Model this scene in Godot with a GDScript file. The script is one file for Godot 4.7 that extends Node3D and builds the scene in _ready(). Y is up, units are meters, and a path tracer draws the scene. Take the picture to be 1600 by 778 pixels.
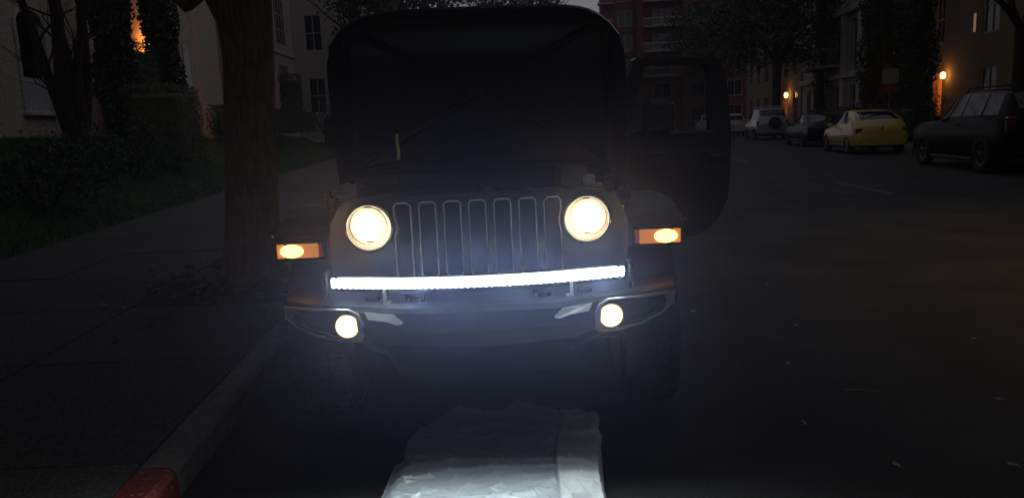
extends Node3D
# A dark off-roader parked nose-on at a red kerb at dusk, hood and driver door open, lamps lit.
var M := {}
var names := {}
var rng := RandomNumberGenerator.new()

# ---------------------------------------------------------------- names and metas
func numbered(n: String) -> String:
	var k: int = names.get(n, -1) + 1
	names[n] = k
	return n if k == 0 else "%s_%03d" % [n, k]

func tag(o: Node3D, label: String, category: String, group := "", kind := "") -> Node3D:
	o.set_meta("label", label)
	if category: o.set_meta("category", category)
	if group: o.set_meta("group", group)
	if kind: o.set_meta("kind", kind)
	return o

func thing(called: String, label: String, category: String, at := Vector3.ZERO, turn := 0.0, group := "") -> Node3D:
	var o := Node3D.new()
	o.name = numbered(called)
	add_child(o, true)
	o.position = at
	o.rotation_degrees.y = turn
	tag(o, label, category, group)
	return o

func copy_of(src: Node3D, label: String, at: Vector3, turn := 0.0) -> Node3D:
	var c: Node3D = src.duplicate()
	c.name = numbered(String(src.name).split("_0")[0])
	add_child(c, true)
	c.position = at
	c.rotation_degrees.y = turn
	c.set_meta("label", label)
	return c

# ---------------------------------------------------------------- geometry helpers
func mb() -> SurfaceTool:
	var s := SurfaceTool.new()
	s.begin(Mesh.PRIMITIVE_TRIANGLES)
	s.set_smooth_group(-1)
	return s

func done(s: SurfaceTool, m: Material) -> ArrayMesh:
	s.generate_normals()
	var a: ArrayMesh = s.commit()
	a.surface_set_material(0, m)
	return a

func put(mesh: Mesh, called: String, parent: Node, at := Vector3.ZERO) -> MeshInstance3D:
	var o := MeshInstance3D.new()
	o.mesh = mesh
	o.name = numbered(called) if parent == self else called
	parent.add_child(o, true)
	o.position = at
	return o

func build(s: SurfaceTool, called: String, m: Material, parent: Node, at := Vector3.ZERO) -> MeshInstance3D:
	return put(done(s, m), called, parent, at)

func tri(s: SurfaceTool, a: Vector3, b: Vector3, c: Vector3) -> void:
	s.add_vertex(a); s.add_vertex(b); s.add_vertex(c)

func quad(s: SurfaceTool, a: Vector3, b: Vector3, c: Vector3, d: Vector3) -> void:
	tri(s, a, b, c); tri(s, a, c, d)

# box with chamfered edges
func cbox(s: SurfaceTool, c: Vector3, size: Vector3, bev := 0.0, turn := Basis.IDENTITY) -> void:
	var h := size * 0.5
	var b: float = min(bev, min(h.x, min(h.y, h.z)) * 0.9)
	s.set_smooth_group(-1)
	var P := func(sx: float, sy: float, sz: float, ax: int) -> Vector3:
		var v := Vector3(sx * h.x, sy * h.y, sz * h.z)
		for k in 3:
			if k != ax: v[k] -= sign(v[k]) * b
		return c + turn * v
	for ax in 3:
		var u := (ax + 1) % 3
		var w := (ax + 2) % 3
		for sg in [-1.0, 1.0]:
			var q := []
			for e in [[-1.0, -1.0], [1.0, -1.0], [1.0, 1.0], [-1.0, 1.0]]:
				var v := Vector3.ZERO
				v[ax] = sg; v[u] = e[0]; v[w] = e[1]
				q.append(P.call(v.x, v.y, v.z, ax))
			if sg > 0: quad(s, q[3], q[2], q[1], q[0])
			else: quad(s, q[0], q[1], q[2], q[3])
	if b <= 0.0: return
	for ax in 3:
		var u := (ax + 1) % 3
		var w := (ax + 2) % 3
		for a in [-1.0, 1.0]:
			for e in [-1.0, 1.0]:
				var v0 := Vector3.ZERO
				v0[u] = a; v0[w] = e; v0[ax] = -1.0
				var v1 := v0
				v1[ax] = 1.0
				var q := [P.call(v0.x, v0.y, v0.z, u), P.call(v1.x, v1.y, v1.z, u), P.call(v1.x, v1.y, v1.z, w), P.call(v0.x, v0.y, v0.z, w)]
				if a * e > 0: quad(s, q[0], q[1], q[2], q[3])
				else: quad(s, q[3], q[2], q[1], q[0])
	for sx in [-1.0, 1.0]:
		for sy in [-1.0, 1.0]:
			for sz in [-1.0, 1.0]:
				var p := [P.call(sx, sy, sz, 0), P.call(sx, sy, sz, 1), P.call(sx, sy, sz, 2)]
				if sx * sy * sz > 0: tri(s, p[2], p[1], p[0])
				else: tri(s, p[0], p[1], p[2])

func box_mesh(size: Vector3, m: Material, bev := 0.0) -> ArrayMesh:
	var s := mb()
	cbox(s, Vector3.ZERO, size, bev)
	return done(s, m)

# rings of equal length joined by quads
func loft(s: SurfaceTool, rings: Array, closed: bool, caps: bool, smooth := true) -> void:
	s.set_smooth_group(0 if smooth else -1)
	for i in rings.size() - 1:
		var a: PackedVector3Array = rings[i]
		var b: PackedVector3Array = rings[i + 1]
		var n := a.size()
		for j in (n if closed else n - 1):
			var k := (j + 1) % n
			quad(s, a[j], a[k], b[k], b[j])
	if caps:
		s.set_smooth_group(-1)
		for e in [0, rings.size() - 1]:
			var r: PackedVector3Array = rings[e]
			var c := Vector3.ZERO
			for p in r: c += p
			c /= r.size()
			for j in r.size():
				var k := (j + 1) % r.size()
				if e == 0: tri(s, c, r[k], r[j])
				else: tri(s, c, r[j], r[k])

func tube(s: SurfaceTool, pts: Array, radii: Array, sides := 8, closed := false) -> void:
	var rings := []
	var n := pts.size()
	var prev := Vector3.UP
	for i in n:
		var t: Vector3
		if closed: t = pts[(i + 1) % n] - pts[(i + n - 1) % n]
		else: t = pts[min(i + 1, n - 1)] - pts[max(i - 1, 0)]
		t = t.normalized()
		var side := t.cross(prev)
		if side.length() < 0.05: side = t.cross(Vector3.RIGHT)
		if side.length() < 0.05: side = t.cross(Vector3.FORWARD)
		side = side.normalized()
		var up := side.cross(t).normalized()
		prev = up
		var r: float = radii[i % radii.size()]
		var ring := PackedVector3Array()
		for k in sides:
			var a := TAU * k / sides
			ring.append(pts[i] + (side * cos(a) + up * sin(a)) * r)
		rings.append(ring)
	if closed: rings.append(rings[0])
	loft(s, rings, true, not closed)

# profile of (radius, along) turned round the local axis of xf's y
func lathe(s: SurfaceTool, prof: Array, sides: int, xf := Transform3D.IDENTITY, smooth := true) -> void:
	var rings := []
	for p in prof:
		var ring := PackedVector3Array()
		for k in sides:
			var a := TAU * k / sides
			ring.append(xf * Vector3(cos(a) * p.x, p.y, sin(a) * p.x))
		rings.append(ring)
	loft(s, rings, true, false, smooth)

func extrude(s: SurfaceTool, poly: PackedVector2Array, z0: float, z1: float, xf := Transform3D.IDENTITY) -> void:
	s.set_smooth_group(-1)
	if Geometry2D.is_polygon_clockwise(poly): poly.reverse()
	var ix := Geometry2D.triangulate_polygon(poly)
	for i in range(0, ix.size(), 3):
		var a := poly[ix[i]]
		var b := poly[ix[i + 1]]
		var c := poly[ix[i + 2]]
		tri(s, xf * Vector3(a.x, a.y, z1), xf * Vector3(c.x, c.y, z1), xf * Vector3(b.x, b.y, z1))
		tri(s, xf * Vector3(a.x, a.y, z0), xf * Vector3(b.x, b.y, z0), xf * Vector3(c.x, c.y, z0))
	for i in poly.size():
		var a := poly[i]
		var b := poly[(i + 1) % poly.size()]
		quad(s, xf * Vector3(a.x, a.y, z0), xf * Vector3(a.x, a.y, z1), xf * Vector3(b.x, b.y, z1), xf * Vector3(b.x, b.y, z0))

func pv(a: Array) -> PackedVector2Array:
	var p := PackedVector2Array()
	for i in range(0, a.size(), 2): p.append(Vector2(a[i], a[i + 1]))
	return p

func round_rect(x0: float, y0: float, x1: float, y1: float, r: float, n := 4) -> PackedVector2Array:
	var p := PackedVector2Array()
	for c in [[x1 - r, y1 - r, 0.0], [x0 + r, y1 - r, 0.5 * PI], [x0 + r, y0 + r, PI], [x1 - r, y0 + r, 1.5 * PI]]:
		for k in n + 1:
			var a: float = c[2] + 0.5 * PI * k / n
			p.append(Vector2(c[0] + cos(a) * r, c[1] + sin(a) * r))
	return p

# many small leaf faces through a set of points: one mesh
func leaves(points: PackedVector3Array, size: float, m: Material, sd: int, flat := 0.0) -> ArrayMesh:
	var r := RandomNumberGenerator.new()
	r.seed = sd
	var v := PackedVector3Array()
	var nn := PackedVector3Array()
	var ix := PackedInt32Array()
	var cc := PackedColorArray()
	for p in points:
		var d := Vector3(r.randfn(), r.randfn() * (1.0 - flat), r.randfn()).normalized()
		var n := Vector3(r.randfn(), r.randfn() + flat * 3.0, r.randfn()).normalized()
		var w := d.cross(n)
		if w.length() < 0.1: continue
		w = w.normalized()
		n = w.cross(d).normalized()
		var l := size * r.randf_range(0.7, 1.35)
		var k := v.size()
		v.append(p - d * l * 0.5); v.append(p + w * l * 0.27 + n * l * 0.06); v.append(p + d * l * 0.5); v.append(p - w * l * 0.27 + n * l * 0.06)
		var c := r.randf_range(0.6, 1.3)
		for q in 4:
			nn.append(n)
			cc.append(Color(c * r.randf_range(0.9, 1.15), c, c * 0.9))
		ix.append_array([k, k + 2, k + 1, k, k + 3, k + 2])
	var arr := []
	arr.resize(Mesh.ARRAY_MAX)
	arr[Mesh.ARRAY_VERTEX] = v
	arr[Mesh.ARRAY_NORMAL] = nn
	arr[Mesh.ARRAY_COLOR] = cc
	arr[Mesh.ARRAY_INDEX] = ix
	var a := ArrayMesh.new()
	a.add_surface_from_arrays(Mesh.PRIMITIVE_TRIANGLES, arr)
	a.surface_set_material(0, m)
	return a

# ---------------------------------------------------------------- materials
func noise_tex(sd: int, freq: float, lo: float, hi: float, oct := 4, tint := Color(1, 1, 1), px := 512, power := 1.0) -> ImageTexture:
	var f := FastNoiseLite.new()
	f.seed = sd
	f.frequency = freq
	f.noise_type = FastNoiseLite.TYPE_SIMPLEX_SMOOTH
	f.fractal_octaves = oct
	var im := f.get_seamless_image(px, px)
	im.convert(Image.FORMAT_L8)
	var src := im.get_data()
	var out := PackedByteArray()
	out.resize(src.size() * 3)
	for i in src.size():
		var t: float = pow(src[i] / 255.0, power)
		var g := lerpf(lo, hi, t)
		out[i * 3] = int(clampf(lerpf(g, g * tint.r, 1.0 - t), 0, 1) * 255)
		out[i * 3 + 1] = int(clampf(lerpf(g, g * tint.g, 1.0 - t), 0, 1) * 255)
		out[i * 3 + 2] = int(clampf(lerpf(g, g * tint.b, 1.0 - t), 0, 1) * 255)
	return ImageTexture.create_from_image(Image.create_from_data(px, px, false, Image.FORMAT_RGB8, out))

func mat(key: String, lin: Color, rough: float, metal := 0.0, coat := 0.0) -> StandardMaterial3D:
	var m := StandardMaterial3D.new()
	m.resource_name = key
	m.albedo_color = lin.linear_to_srgb()
	m.roughness = rough
	m.metallic = metal
	if coat > 0.0:
		m.clearcoat_enabled = true
		m.clearcoat = coat
		m.clearcoat_roughness = 0.06
	M[key] = m
	return m

func textured(m: StandardMaterial3D, t: Texture2D, scale: float, bump := 0.0, bt: Texture2D = null) -> StandardMaterial3D:
	m.albedo_texture = t
	m.uv1_triplanar = true
	m.uv1_world_triplanar = true
	m.uv1_scale = Vector3.ONE * scale
	if bump > 0.0:
		m.heightmap_enabled = true
		m.heightmap_scale = bump
		m.heightmap_texture = bt if bt else t
	return m

func glow(key: String, lin: Color, energy: float, base := Color(0.6, 0.6, 0.6)) -> StandardMaterial3D:
	var m := mat(key, base, 0.25)
	m.emission_enabled = true
	m.emission = lin.linear_to_srgb()
	m.emission_energy_multiplier = energy
	return m

func pane(key: String, lin: Color, alpha: float) -> StandardMaterial3D:
	var m := mat(key, lin, 0.04)
	m.transparency = BaseMaterial3D.TRANSPARENCY_ALPHA
	m.albedo_color.a = alpha
	return m

func materials() -> void:
	var t_speck := noise_tex(3, 0.09, 0.45, 1.0, 3, Color(1, 1, 1), 512, 1.2)
	var t_patch := noise_tex(5, 0.012, 0.45, 1.0, 5, Color(1.04, 1.0, 0.94))
	var t_mid := noise_tex(9, 0.03, 0.7, 1.0, 4)
	var t_bark := noise_tex(12, 0.02, 0.45, 1.0, 5, Color(1.1, 1.0, 0.85))
	var road := textured(mat("asphalt", Color(0.085, 0.081, 0.079), 0.82), t_speck, 1.1, 0.5)
	road.detail_enabled = true
	road.detail_albedo = t_patch
	road.detail_blend_mode = BaseMaterial3D.BLEND_MODE_MUL
	road.detail_uv_layer = BaseMaterial3D.DETAIL_UV_2
	road.uv2_triplanar = true
	road.uv2_world_triplanar = true
	road.uv2_scale = Vector3.ONE * 0.13
	textured(mat("ground", Color(0.05, 0.05, 0.045), 0.95), t_patch, 0.1)
	var con := textured(mat("concrete", Color(0.23, 0.225, 0.22), 0.9), t_speck, 0.9, 0.25, t_speck)
	con.resource_name = "concrete"
	textured(mat("concrete_b", Color(0.2, 0.197, 0.19), 0.9), t_speck, 0.8, 0.25, t_speck)
	for k in ["concrete", "concrete_b"]:
		M[k].detail_enabled = true
		M[k].detail_albedo = t_mid
		M[k].detail_blend_mode = BaseMaterial3D.BLEND_MODE_MUL
	textured(mat("kerb", Color(0.24, 0.24, 0.235), 0.85), t_mid, 0.8, 0.25, t_speck)
	var chips := FastNoiseLite.new()
	chips.seed = 44
	chips.frequency = 0.035
	chips.fractal_octaves = 5
	var ci := chips.get_seamless_image(512, 512)
	var red := Image.create(512, 512, false, Image.FORMAT_RGB8)
	for yy in 512:
		for xx in 512:
			var v := ci.get_pixel(xx, yy).r
			var c := Color(0.21, 0.02, 0.014) * (0.75 + 0.5 * v)
			if v > 0.73: c = Color(0.24, 0.23, 0.22)
			red.set_pixel(xx, yy, c.linear_to_srgb())
	textured(mat("red_paint", Color(1, 1, 1), 0.6), ImageTexture.create_from_image(red), 1.6, 0.15, t_speck)
	mat("marking", Color(0.24, 0.235, 0.22), 0.8)
	textured(M.marking, t_speck, 1.5)
	textured(mat("soil", Color(0.05, 0.037, 0.025), 1.0), t_mid, 1.2, 3.0, t_speck)
	textured(mat("lawn", Color(0.03, 0.08, 0.014), 1.0), t_mid, 0.7, 2.0, t_speck)
	textured(mat("stucco", Color(0.70, 0.57, 0.47), 0.92), t_mid, 0.55, 0.3, t_speck)
	textured(mat("stucco_grey", Color(0.48, 0.44, 0.40), 0.92), t_mid, 0.55, 0.3, t_speck)
	textured(mat("stucco_buff", Color(0.30, 0.25, 0.19), 0.92), t_mid, 0.55, 0.3, t_speck)
	textured(mat("trim", Color(0.62, 0.60, 0.57), 0.7), t_mid, 0.6)
	textured(mat("brick_wall", Color(0.19, 0.055, 0.04), 0.9), t_mid, 0.5)
	textured(mat("bark", Color(0.42, 0.28, 0.2), 0.95), t_bark, 0.9, 2.5)
	M.bark.uv1_scale = Vector3(2.6, 0.35, 2.6)
	textured(mat("bark_dark", Color(0.085, 0.055, 0.04), 0.95), t_bark, 1.2, 1.5)
	for a in [["leaf", Color(0.05, 0.075, 0.022)], ["leaf_dark", Color(0.04, 0.058, 0.027)], ["leaf_hedge", Color(0.12, 0.15, 0.07)], ["grass_blade", Color(0.03, 0.08, 0.014)], ["leaf_dry", Color(0.45, 0.37, 0.26)], ["leaf_litter", Color(0.14, 0.09, 0.055)]]:
		var m := mat(a[0], a[1], 0.6)
		m.vertex_color_use_as_albedo = true
		m.cull_mode = BaseMaterial3D.CULL_DISABLED
		m.backlight_enabled = true
		m.backlight = Color(0.25, 0.3, 0.15)
	# vehicle
	mat("paint", Color(0.022, 0.023, 0.03), 0.36, 0.0, 0.4)
	mat("black_plastic", Color(0.022, 0.022, 0.024), 0.55)
	textured(M.black_plastic, t_speck, 9.0)
	mat("grey_plastic", Color(0.055, 0.055, 0.06), 0.5)
	mat("flat_black", Color(0.008, 0.008, 0.009), 0.8)
	mat("insulation", Color(0.011, 0.011, 0.013), 0.95)
	mat("satin_silver", Color(0.72, 0.72, 0.74), 0.32, 0.5)
	mat("silver_trim", Color(0.5, 0.51, 0.52), 0.38, 0.6)
	mat("chrome", Color(0.75, 0.75, 0.77), 0.12, 1.0)
	mat("aluminium", Color(0.06, 0.06, 0.065), 0.45, 0.6)
	mat("rubber", Color(0.016, 0.016, 0.017), 0.8)
	mat("rim", Color(0.08, 0.08, 0.085), 0.45, 0.7)
	mat("prop_sleeve", Color(0.55, 0.41, 0.2), 0.5)
	mat("reservoir", Color(0.55, 0.55, 0.52), 0.4)
	mat("seat_cloth", Color(0.02, 0.02, 0.022), 0.9)
	pane("car_glass", Color(0.02, 0.025, 0.03), 0.45)
	pane("door_glass", Color(0.03, 0.04, 0.045), 0.3)
	mat("dark_glass", Color(0.012, 0.015, 0.018), 0.05)
	mat("house_glass", Color(0.012, 0.014, 0.017), 0.08)
	glow("head_lens", Color(1.0, 0.82, 0.52), 6.0)
	glow("head_edge", Color(1.0, 0.80, 0.46), 1.35)
	glow("fog_edge", Color(1.0, 0.80, 0.46), 1.3)
	glow("led_strip", Color(0.80, 1.0, 0.96), 2.2)
	glow("head_rim", Color(1.0, 0.70, 0.34), 0.75)
	glow("fog_lens", Color(1.0, 0.79, 0.45), 5.0)
	glow("amber_bulb", Color(1.0, 0.56, 0.12), 5.0)
	glow("amber_lens", Color(1.0, 0.45, 0.14), 0.28, Color(0.6, 0.3, 0.1))
	glow("led_lens", Color(0.80, 1.0, 0.95), 7.0)
	glow("porch_bulb", Color(1.0, 0.60, 0.18), 5.0)
	glow("stair_window", Color(1.0, 0.55, 0.35), 0.14)
	glow("street_bulb", Color(1.0, 0.72, 0.36), 4.0)
	mat("amber_reflector", Color(0.55, 0.12, 0.02), 0.25)
	mat("tail_red", Color(0.13, 0.01, 0.008), 0.2, 0.0, 0.6)
	mat("yellow_paint", Color(0.66, 0.48, 0.10), 0.35, 0.0, 0.8)
	mat("silver_paint", Color(0.36, 0.36, 0.38), 0.35, 0.4, 0.8)
	mat("white_paint", Color(0.55, 0.56, 0.57), 0.35, 0.0, 0.8)
	mat("black_paint", Color(0.006, 0.006, 0.007), 0.4, 0.0, 0.12)
	mat("navy_paint", Color(0.008, 0.009, 0.012), 0.35, 0.0, 0.2)
	for k in ["black_paint", "navy_paint"]: M[k].metallic_specular = 0.2
	mat("plate", Color(0.55, 0.55, 0.53), 0.5)
	mat("plate_dark", Color(0.2, 0.18, 0.1), 0.5)
	var pl := mat("plastic_sheet", Color(0.48, 0.51, 0.56), 0.24)
	pl.cull_mode = BaseMaterial3D.CULL_DISABLED
	pl.backlight_enabled = true
	pl.backlight = Color(0.2, 0.2, 0.2)
	var pw := mat("plastic_white", Color(0.64, 0.64, 0.65), 0.4)
	pw.cull_mode = BaseMaterial3D.CULL_DISABLED
	mat("brown_paper", Color(0.2, 0.12, 0.06), 0.8)
	mat("sign_white", Color(0.34, 0.28, 0.26), 0.5)
	mat("sign_red", Color(0.32, 0.03, 0.03), 0.5)
	mat("steel", Color(0.2, 0.2, 0.2), 0.5, 0.6)
	mat("railing", Color(0.45, 0.44, 0.42), 0.5, 0.2)

# ---------------------------------------------------------------- where the street runs
func kerb_x(z: float) -> float: return -1.24 + 0.06 * min(z, 6.0)
func lawn_x(z: float) -> float: return -5.2 + 0.1 * min(z, 0.0)
func right_x(z: float) -> float: return 10.9 - 0.1345 * z
func bank_y(x: float, z: float) -> float:
	return 0.13 + 1.47 * smoothstep(0.0, 4.0, lawn_x(z) - x)

func setting() -> void:
	var s := mb()
	quad(s, Vector3(-300, -0.04, 120), Vector3(300, -0.04, 120), Vector3(300, -0.04, -400), Vector3(-300, -0.04, -400))
	tag(build(s, "ground", M.ground, self), "dark bare ground reaching to the horizon", "", "", "structure")
	# the carriageway
	s = mb()
	var zs := []
	for i in 60: zs.append(14.0 - i * 3.0)
	for i in zs.size() - 1:
		var a: float = zs[i]
		var b: float = zs[i + 1]
		for k in 6:
			var t0 := k / 6.0
			var t1 := (k + 1) / 6.0
			quad(s, Vector3(lerpf(kerb_x(a), right_x(a), t0), 0, a), Vector3(lerpf(kerb_x(a), right_x(a), t1), 0, a), Vector3(lerpf(kerb_x(b), right_x(b), t1), 0, b), Vector3(lerpf(kerb_x(b), right_x(b), t0), 0, b))
	var road := build(s, "road", M.asphalt, self)
	tag(road, "wide dark asphalt street between the two kerbs", "", "", "structure")
	for d in [[6.71, -13.2, 6.83, -15.9], [7.53, -23.8, 7.80, -26.6], [8.5, -35, 8.78, -37.8], [9.4, -46, 9.7, -49]]:
		s = mb()
		var p := Vector3(d[0], 0.006, d[1])
		var q := Vector3(d[2], 0.006, d[3])
		var w := Vector3(0.06, 0, 0)
		quad(s, p - w, p + w, q + w, q - w)
		build(s, "lane_marking", M.marking, road)
	# pavement by the parked jeep, slab by slab
	var walk := Node3D.new()
	walk.name = "sidewalk"
	add_child(walk)
	tag(walk, "grey concrete sidewalk beside the lawn bank", "", "", "structure")
	s = mb()
	for i in zs.size() - 1:
		var a: float = zs[i]
		var b: float = zs[i + 1]
		quad(s, Vector3(kerb_x(a) - 0.16, 0.115, a), Vector3(kerb_x(b) - 0.16, 0.115, b), Vector3(lawn_x(b) - 0.1, 0.115, b), Vector3(lawn_x(a) - 0.1, 0.115, a))
	build(s, "bedding", M.soil, walk)
	var z := 6.0
	while z > -70.0:
		var zn := z - 1.5
		for c in 3:
			var cs := []
			for zz in [z - 0.008, zn + 0.008]:
				var x0: float = kerb_x(zz) - 0.165
				var x1: float = lawn_x(zz)
				cs.append([lerpf(x0, x1, c / 3.0) - 0.008, lerpf(x0, x1, (c + 1) / 3.0) + 0.008])
			# the tree pit is left open
			if c == 0 and z < -5.5 and z > -8.7: continue
			s = mb()
			var y: float = 0.13 + rng.randf_range(-0.004, 0.004)
			var A := [Vector3(cs[0][0], y, z - 0.008), Vector3(cs[1][0], y, zn + 0.008), Vector3(cs[1][1], y, zn + 0.008), Vector3(cs[0][1], y, z - 0.008)]
			quad(s, A[0], A[1], A[2], A[3])
			for k in 4:
				var e: Vector3 = A[k]
				var f: Vector3 = A[(k + 1) % 4]
				quad(s, e, f, f - Vector3(0, 0.05, 0), e - Vector3(0, 0.05, 0))
			build(s, "slab", M.concrete if rng.randf() < 0.6 else M.concrete_b, walk)
		z = zn
	# soil in the tree pit
	s = mb()
	var g := 14
	var soil := func(i: int, j: int) -> Vector3:
		var zz := lerpf(-5.8, -9.2, i / float(g))
		var xx := lerpf(kerb_x(zz) - 0.17, kerb_x(zz) - 1.75, j / float(g))
		var dd := Vector2(xx + 2.42, zz + 6.95).length()
		return Vector3(xx, 0.122 + 0.12 * exp(-dd * dd * 3.0) + 0.02 * sin(xx * 17.0 + zz * 9.0) * sin(zz * 13.0), zz)
	s.set_smooth_group(0)
	for i in g:
		for j in g:
			quad(s, soil.call(i, j), soil.call(i + 1, j), soil.call(i + 1, j + 1), soil.call(i, j + 1))
	var pit := build(s, "tree_pit_soil", M.soil, self)
	tag(pit, "bare brown soil in the sidewalk opening round the thick trunk", "", "", "structure")
	var lp := PackedVector3Array()
	for i in 700:
		var a := rng.randf() * TAU
		var q := absf(rng.randfn()) * 0.55 + 0.2
		var px := -2.5 + cos(a) * q * 0.8
		var pz := -7.1 + sin(a) * q * 1.1
		if px > kerb_x(pz) - 0.2: continue
		var dd := Vector2(px + 2.42, pz + 6.95).length()
		lp.append(Vector3(px, 0.15 + 0.12 * exp(-dd * dd * 3.0), pz))
	tag(put(leaves(lp, 0.075, M.leaf_litter, 4, 0.8), "leaf_litter", self), "scattered dry leaf litter round the foot of the thick trunk", "leaf litter", "", "stuff")
	# kerbs, stone by stone
	var kerb := Node3D.new()
	kerb.name = "kerb"
	add_child(kerb)
	tag(kerb, "low concrete kerb along the jeep's side of the street", "", "", "structure")
	z = 5.05
	while z > -70.0:
		var zn := z - 2.0
		s = mb()
		var rr := []
		for zz in [z - 0.005, zn + 0.005]:
			var x := kerb_x(zz)
			rr.append(PackedVector3Array([Vector3(x, -0.03, zz), Vector3(x - 0.008, 0.10, zz), Vector3(x - 0.03, 0.127, zz), Vector3(x - 0.155, 0.13, zz), Vector3(x - 0.155, -0.03, zz)]))
		loft(s, rr, true, true, false)
		var st := build(s, "kerb_stone", M.red_paint if z > -2.9 else M.kerb, kerb)
		if z > -2.9: st.set_meta("label", "red painted kerb stone with chipped paint")
		z = zn
	for side in [0]:
		var k2 := Node3D.new()
		k2.name = "kerb_far"
		add_child(k2)
		tag(k2, "kerb along the far row of parked cars", "", "", "structure")
		z = -8.0
		while z > -110.0:
			s = mb()
			var rr := []
			for zz in [z - 0.006, z - 3.994]:
				var x := right_x(zz)
				rr.append(PackedVector3Array([Vector3(x, -0.03, zz), Vector3(x + 0.01, 0.11, zz), Vector3(x + 0.03, 0.13, zz), Vector3(x + 0.16, 0.13, zz), Vector3(x + 0.16, -0.03, zz)]))
			loft(s, rr, true, true, false)
			build(s, "kerb_stone", M.kerb, k2)
			z -= 4.0
		s = mb()
		quad(s, Vector3(right_x(6) + 0.165, 0.125, 6), Vector3(right_x(-120) + 0.165, 0.125, -120), Vector3(right_x(-120) + 12, 0.125, -120), Vector3(right_x(6) + 12, 0.125, 6))
		tag(build(s, "sidewalk_far", M.concrete_b, self), "concrete sidewalk before the far buildings", "", "", "structure")
	# the lawn bank
	s = mb()
	s.set_smooth_group(0)
	var cols := [0.0, 0.4, 0.9, 1.5, 2.1, 2.8, 3.4, 4.0, 6.0, 10.0, 30.0]
	for i in zs.size() - 1:
		var a: float = zs[i]
		var b: float = zs[i + 1]
		for j in cols.size() - 1:
			var q := []
			for e in [[a, j], [b, j], [b, j + 1], [a, j + 1]]:
				var zz: float = e[0]
				var x: float = lawn_x(zz) - cols[e[1]]
				q.append(Vector3(x, bank_y(x, zz) + 0.004, zz))
			quad(s, q[0], q[1], q[2], q[3])
	tag(build(s, "lawn", M.lawn, self), "dark green lawn bank rising from the sidewalk", "", "", "structure")
	# grass tufts
	var bs := mb()
	for k in 6:
		var a := rng.randf() * TAU
		var d := Vector3(cos(a), 0, sin(a))
		var o := d * rng.randf() * 0.03
		var w := Vector3(-d.z, 0, d.x) * 0.004
		tri(bs, o - w, o + w, o + d * 0.03 + Vector3(0, rng.randf_range(0.04, 0.075), 0))
	var tuft := done(bs, M.grass_blade)
	var mm := MultiMesh.new()
	mm.transform_format = MultiMesh.TRANSFORM_3D
	mm.use_colors = true
	mm.mesh = tuft
	mm.instance_count = 24000
	for i in 24000:
		var zz := -5.0 - pow(rng.randf(), 1.4) * 38.0
		var x := lawn_x(zz) - 0.02 - rng.randf() * 4.5
		mm.set_instance_transform(i, Transform3D(Basis(Vector3.UP, rng.randf() * TAU).scaled(Vector3.ONE * rng.randf_range(0.7, 1.4)), Vector3(x, bank_y(x, zz), zz)))
		var c := rng.randf_range(0.6, 1.3)
		mm.set_instance_color(i, Color(c, c, c))
	var mi := MultiMeshInstance3D.new()
	mi.multimesh = mm
	mi.name = "grass"
	add_child(mi)
	tag(mi, "short mown grass growing on the bank", "grass", "", "stuff")

# ---------------------------------------------------------------- plants
func ellipsoid_points(n: int, c: Vector3, r: Vector3, clumps: int, spread: float, sd: int) -> PackedVector3Array:
	var q := RandomNumberGenerator.new()
	q.seed = sd
	var cs := []
	for i in clumps:
		var d := Vector3(q.randfn(), q.randfn(), q.randfn()).normalized() * pow(q.randf(), 0.42)
		cs.append([c + d * r, spread * q.randf_range(0.6, 1.3)])
	var out := PackedVector3Array()
	for i in n:
		var e: Array = cs[q.randi() % clumps]
		out.append(e[0] + Vector3(q.randfn(), q.randfn() * 0.7, q.randfn()) * e[1])
	return out

func limbs(s: SurfaceTool, base: Vector3, dir: Vector3, length: float, rad: float, depth: int, q: RandomNumberGenerator) -> void:
	var pts := [base]
	var rs := [rad]
	var p := base
	var d := dir.normalized()
	for k in 4:
		d = (d + Vector3(q.randfn(), q.randfn() * 0.5 + 0.12, q.randfn()) * 0.16).normalized()
		p += d * length / 4.0
		pts.append(p)
		rs.append(rad * (1.0 - 0.16 * (k + 1)))
	tube(s, pts, rs, 9 if depth > 1 else 6)
	if depth <= 0: return
	for k in 3:
		var nd := (d + Vector3(q.randfn(), absf(q.randfn()) * 0.5, q.randfn()) * 0.75).normalized()
		limbs(s, pts[4 - (k % 2)] - d * 0.02, nd, length * q.randf_range(0.55, 0.8), rad * 0.34 * q.randf_range(0.8, 1.2), depth - 1, q)

func street_tree(label: String, at: Vector3, h: float, rad: float, crown_r: Vector3, n: int, lsize: float, m: Material, sd: int) -> Node3D:
	var t := thing("street_tree", label, "tree", at, 0, "street trees")
	var q := RandomNumberGenerator.new()
	q.seed = sd
	var s := mb()
	var fork := h * 0.42
	tube(s, [Vector3(0, -0.1, 0), Vector3(0, 0.12, 0), Vector3(0, 0.5, 0), Vector3(0.02, fork * 0.7, 0), Vector3(0.02, fork, 0)], [rad * 1.45, rad * 1.16, rad, rad * 0.9, rad * 0.95], 14)
	for k in 4:
		var a := TAU * k / 4.0 + q.randf()
		limbs(s, Vector3(0.02, fork - 0.15, 0), Vector3(cos(a) * 0.7, 1.0, sin(a) * 0.7), h * 0.34, rad * 0.6, 2, q)
	build(s, "trunk", M.bark_dark, t)
	put(leaves(ellipsoid_points(n, Vector3(0, h - crown_r.y * 0.75, 0), crown_r, int(n / 55.0), crown_r.x * 0.13, sd + 1), lsize, m, sd + 2), "crown", t)
	return t

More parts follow.
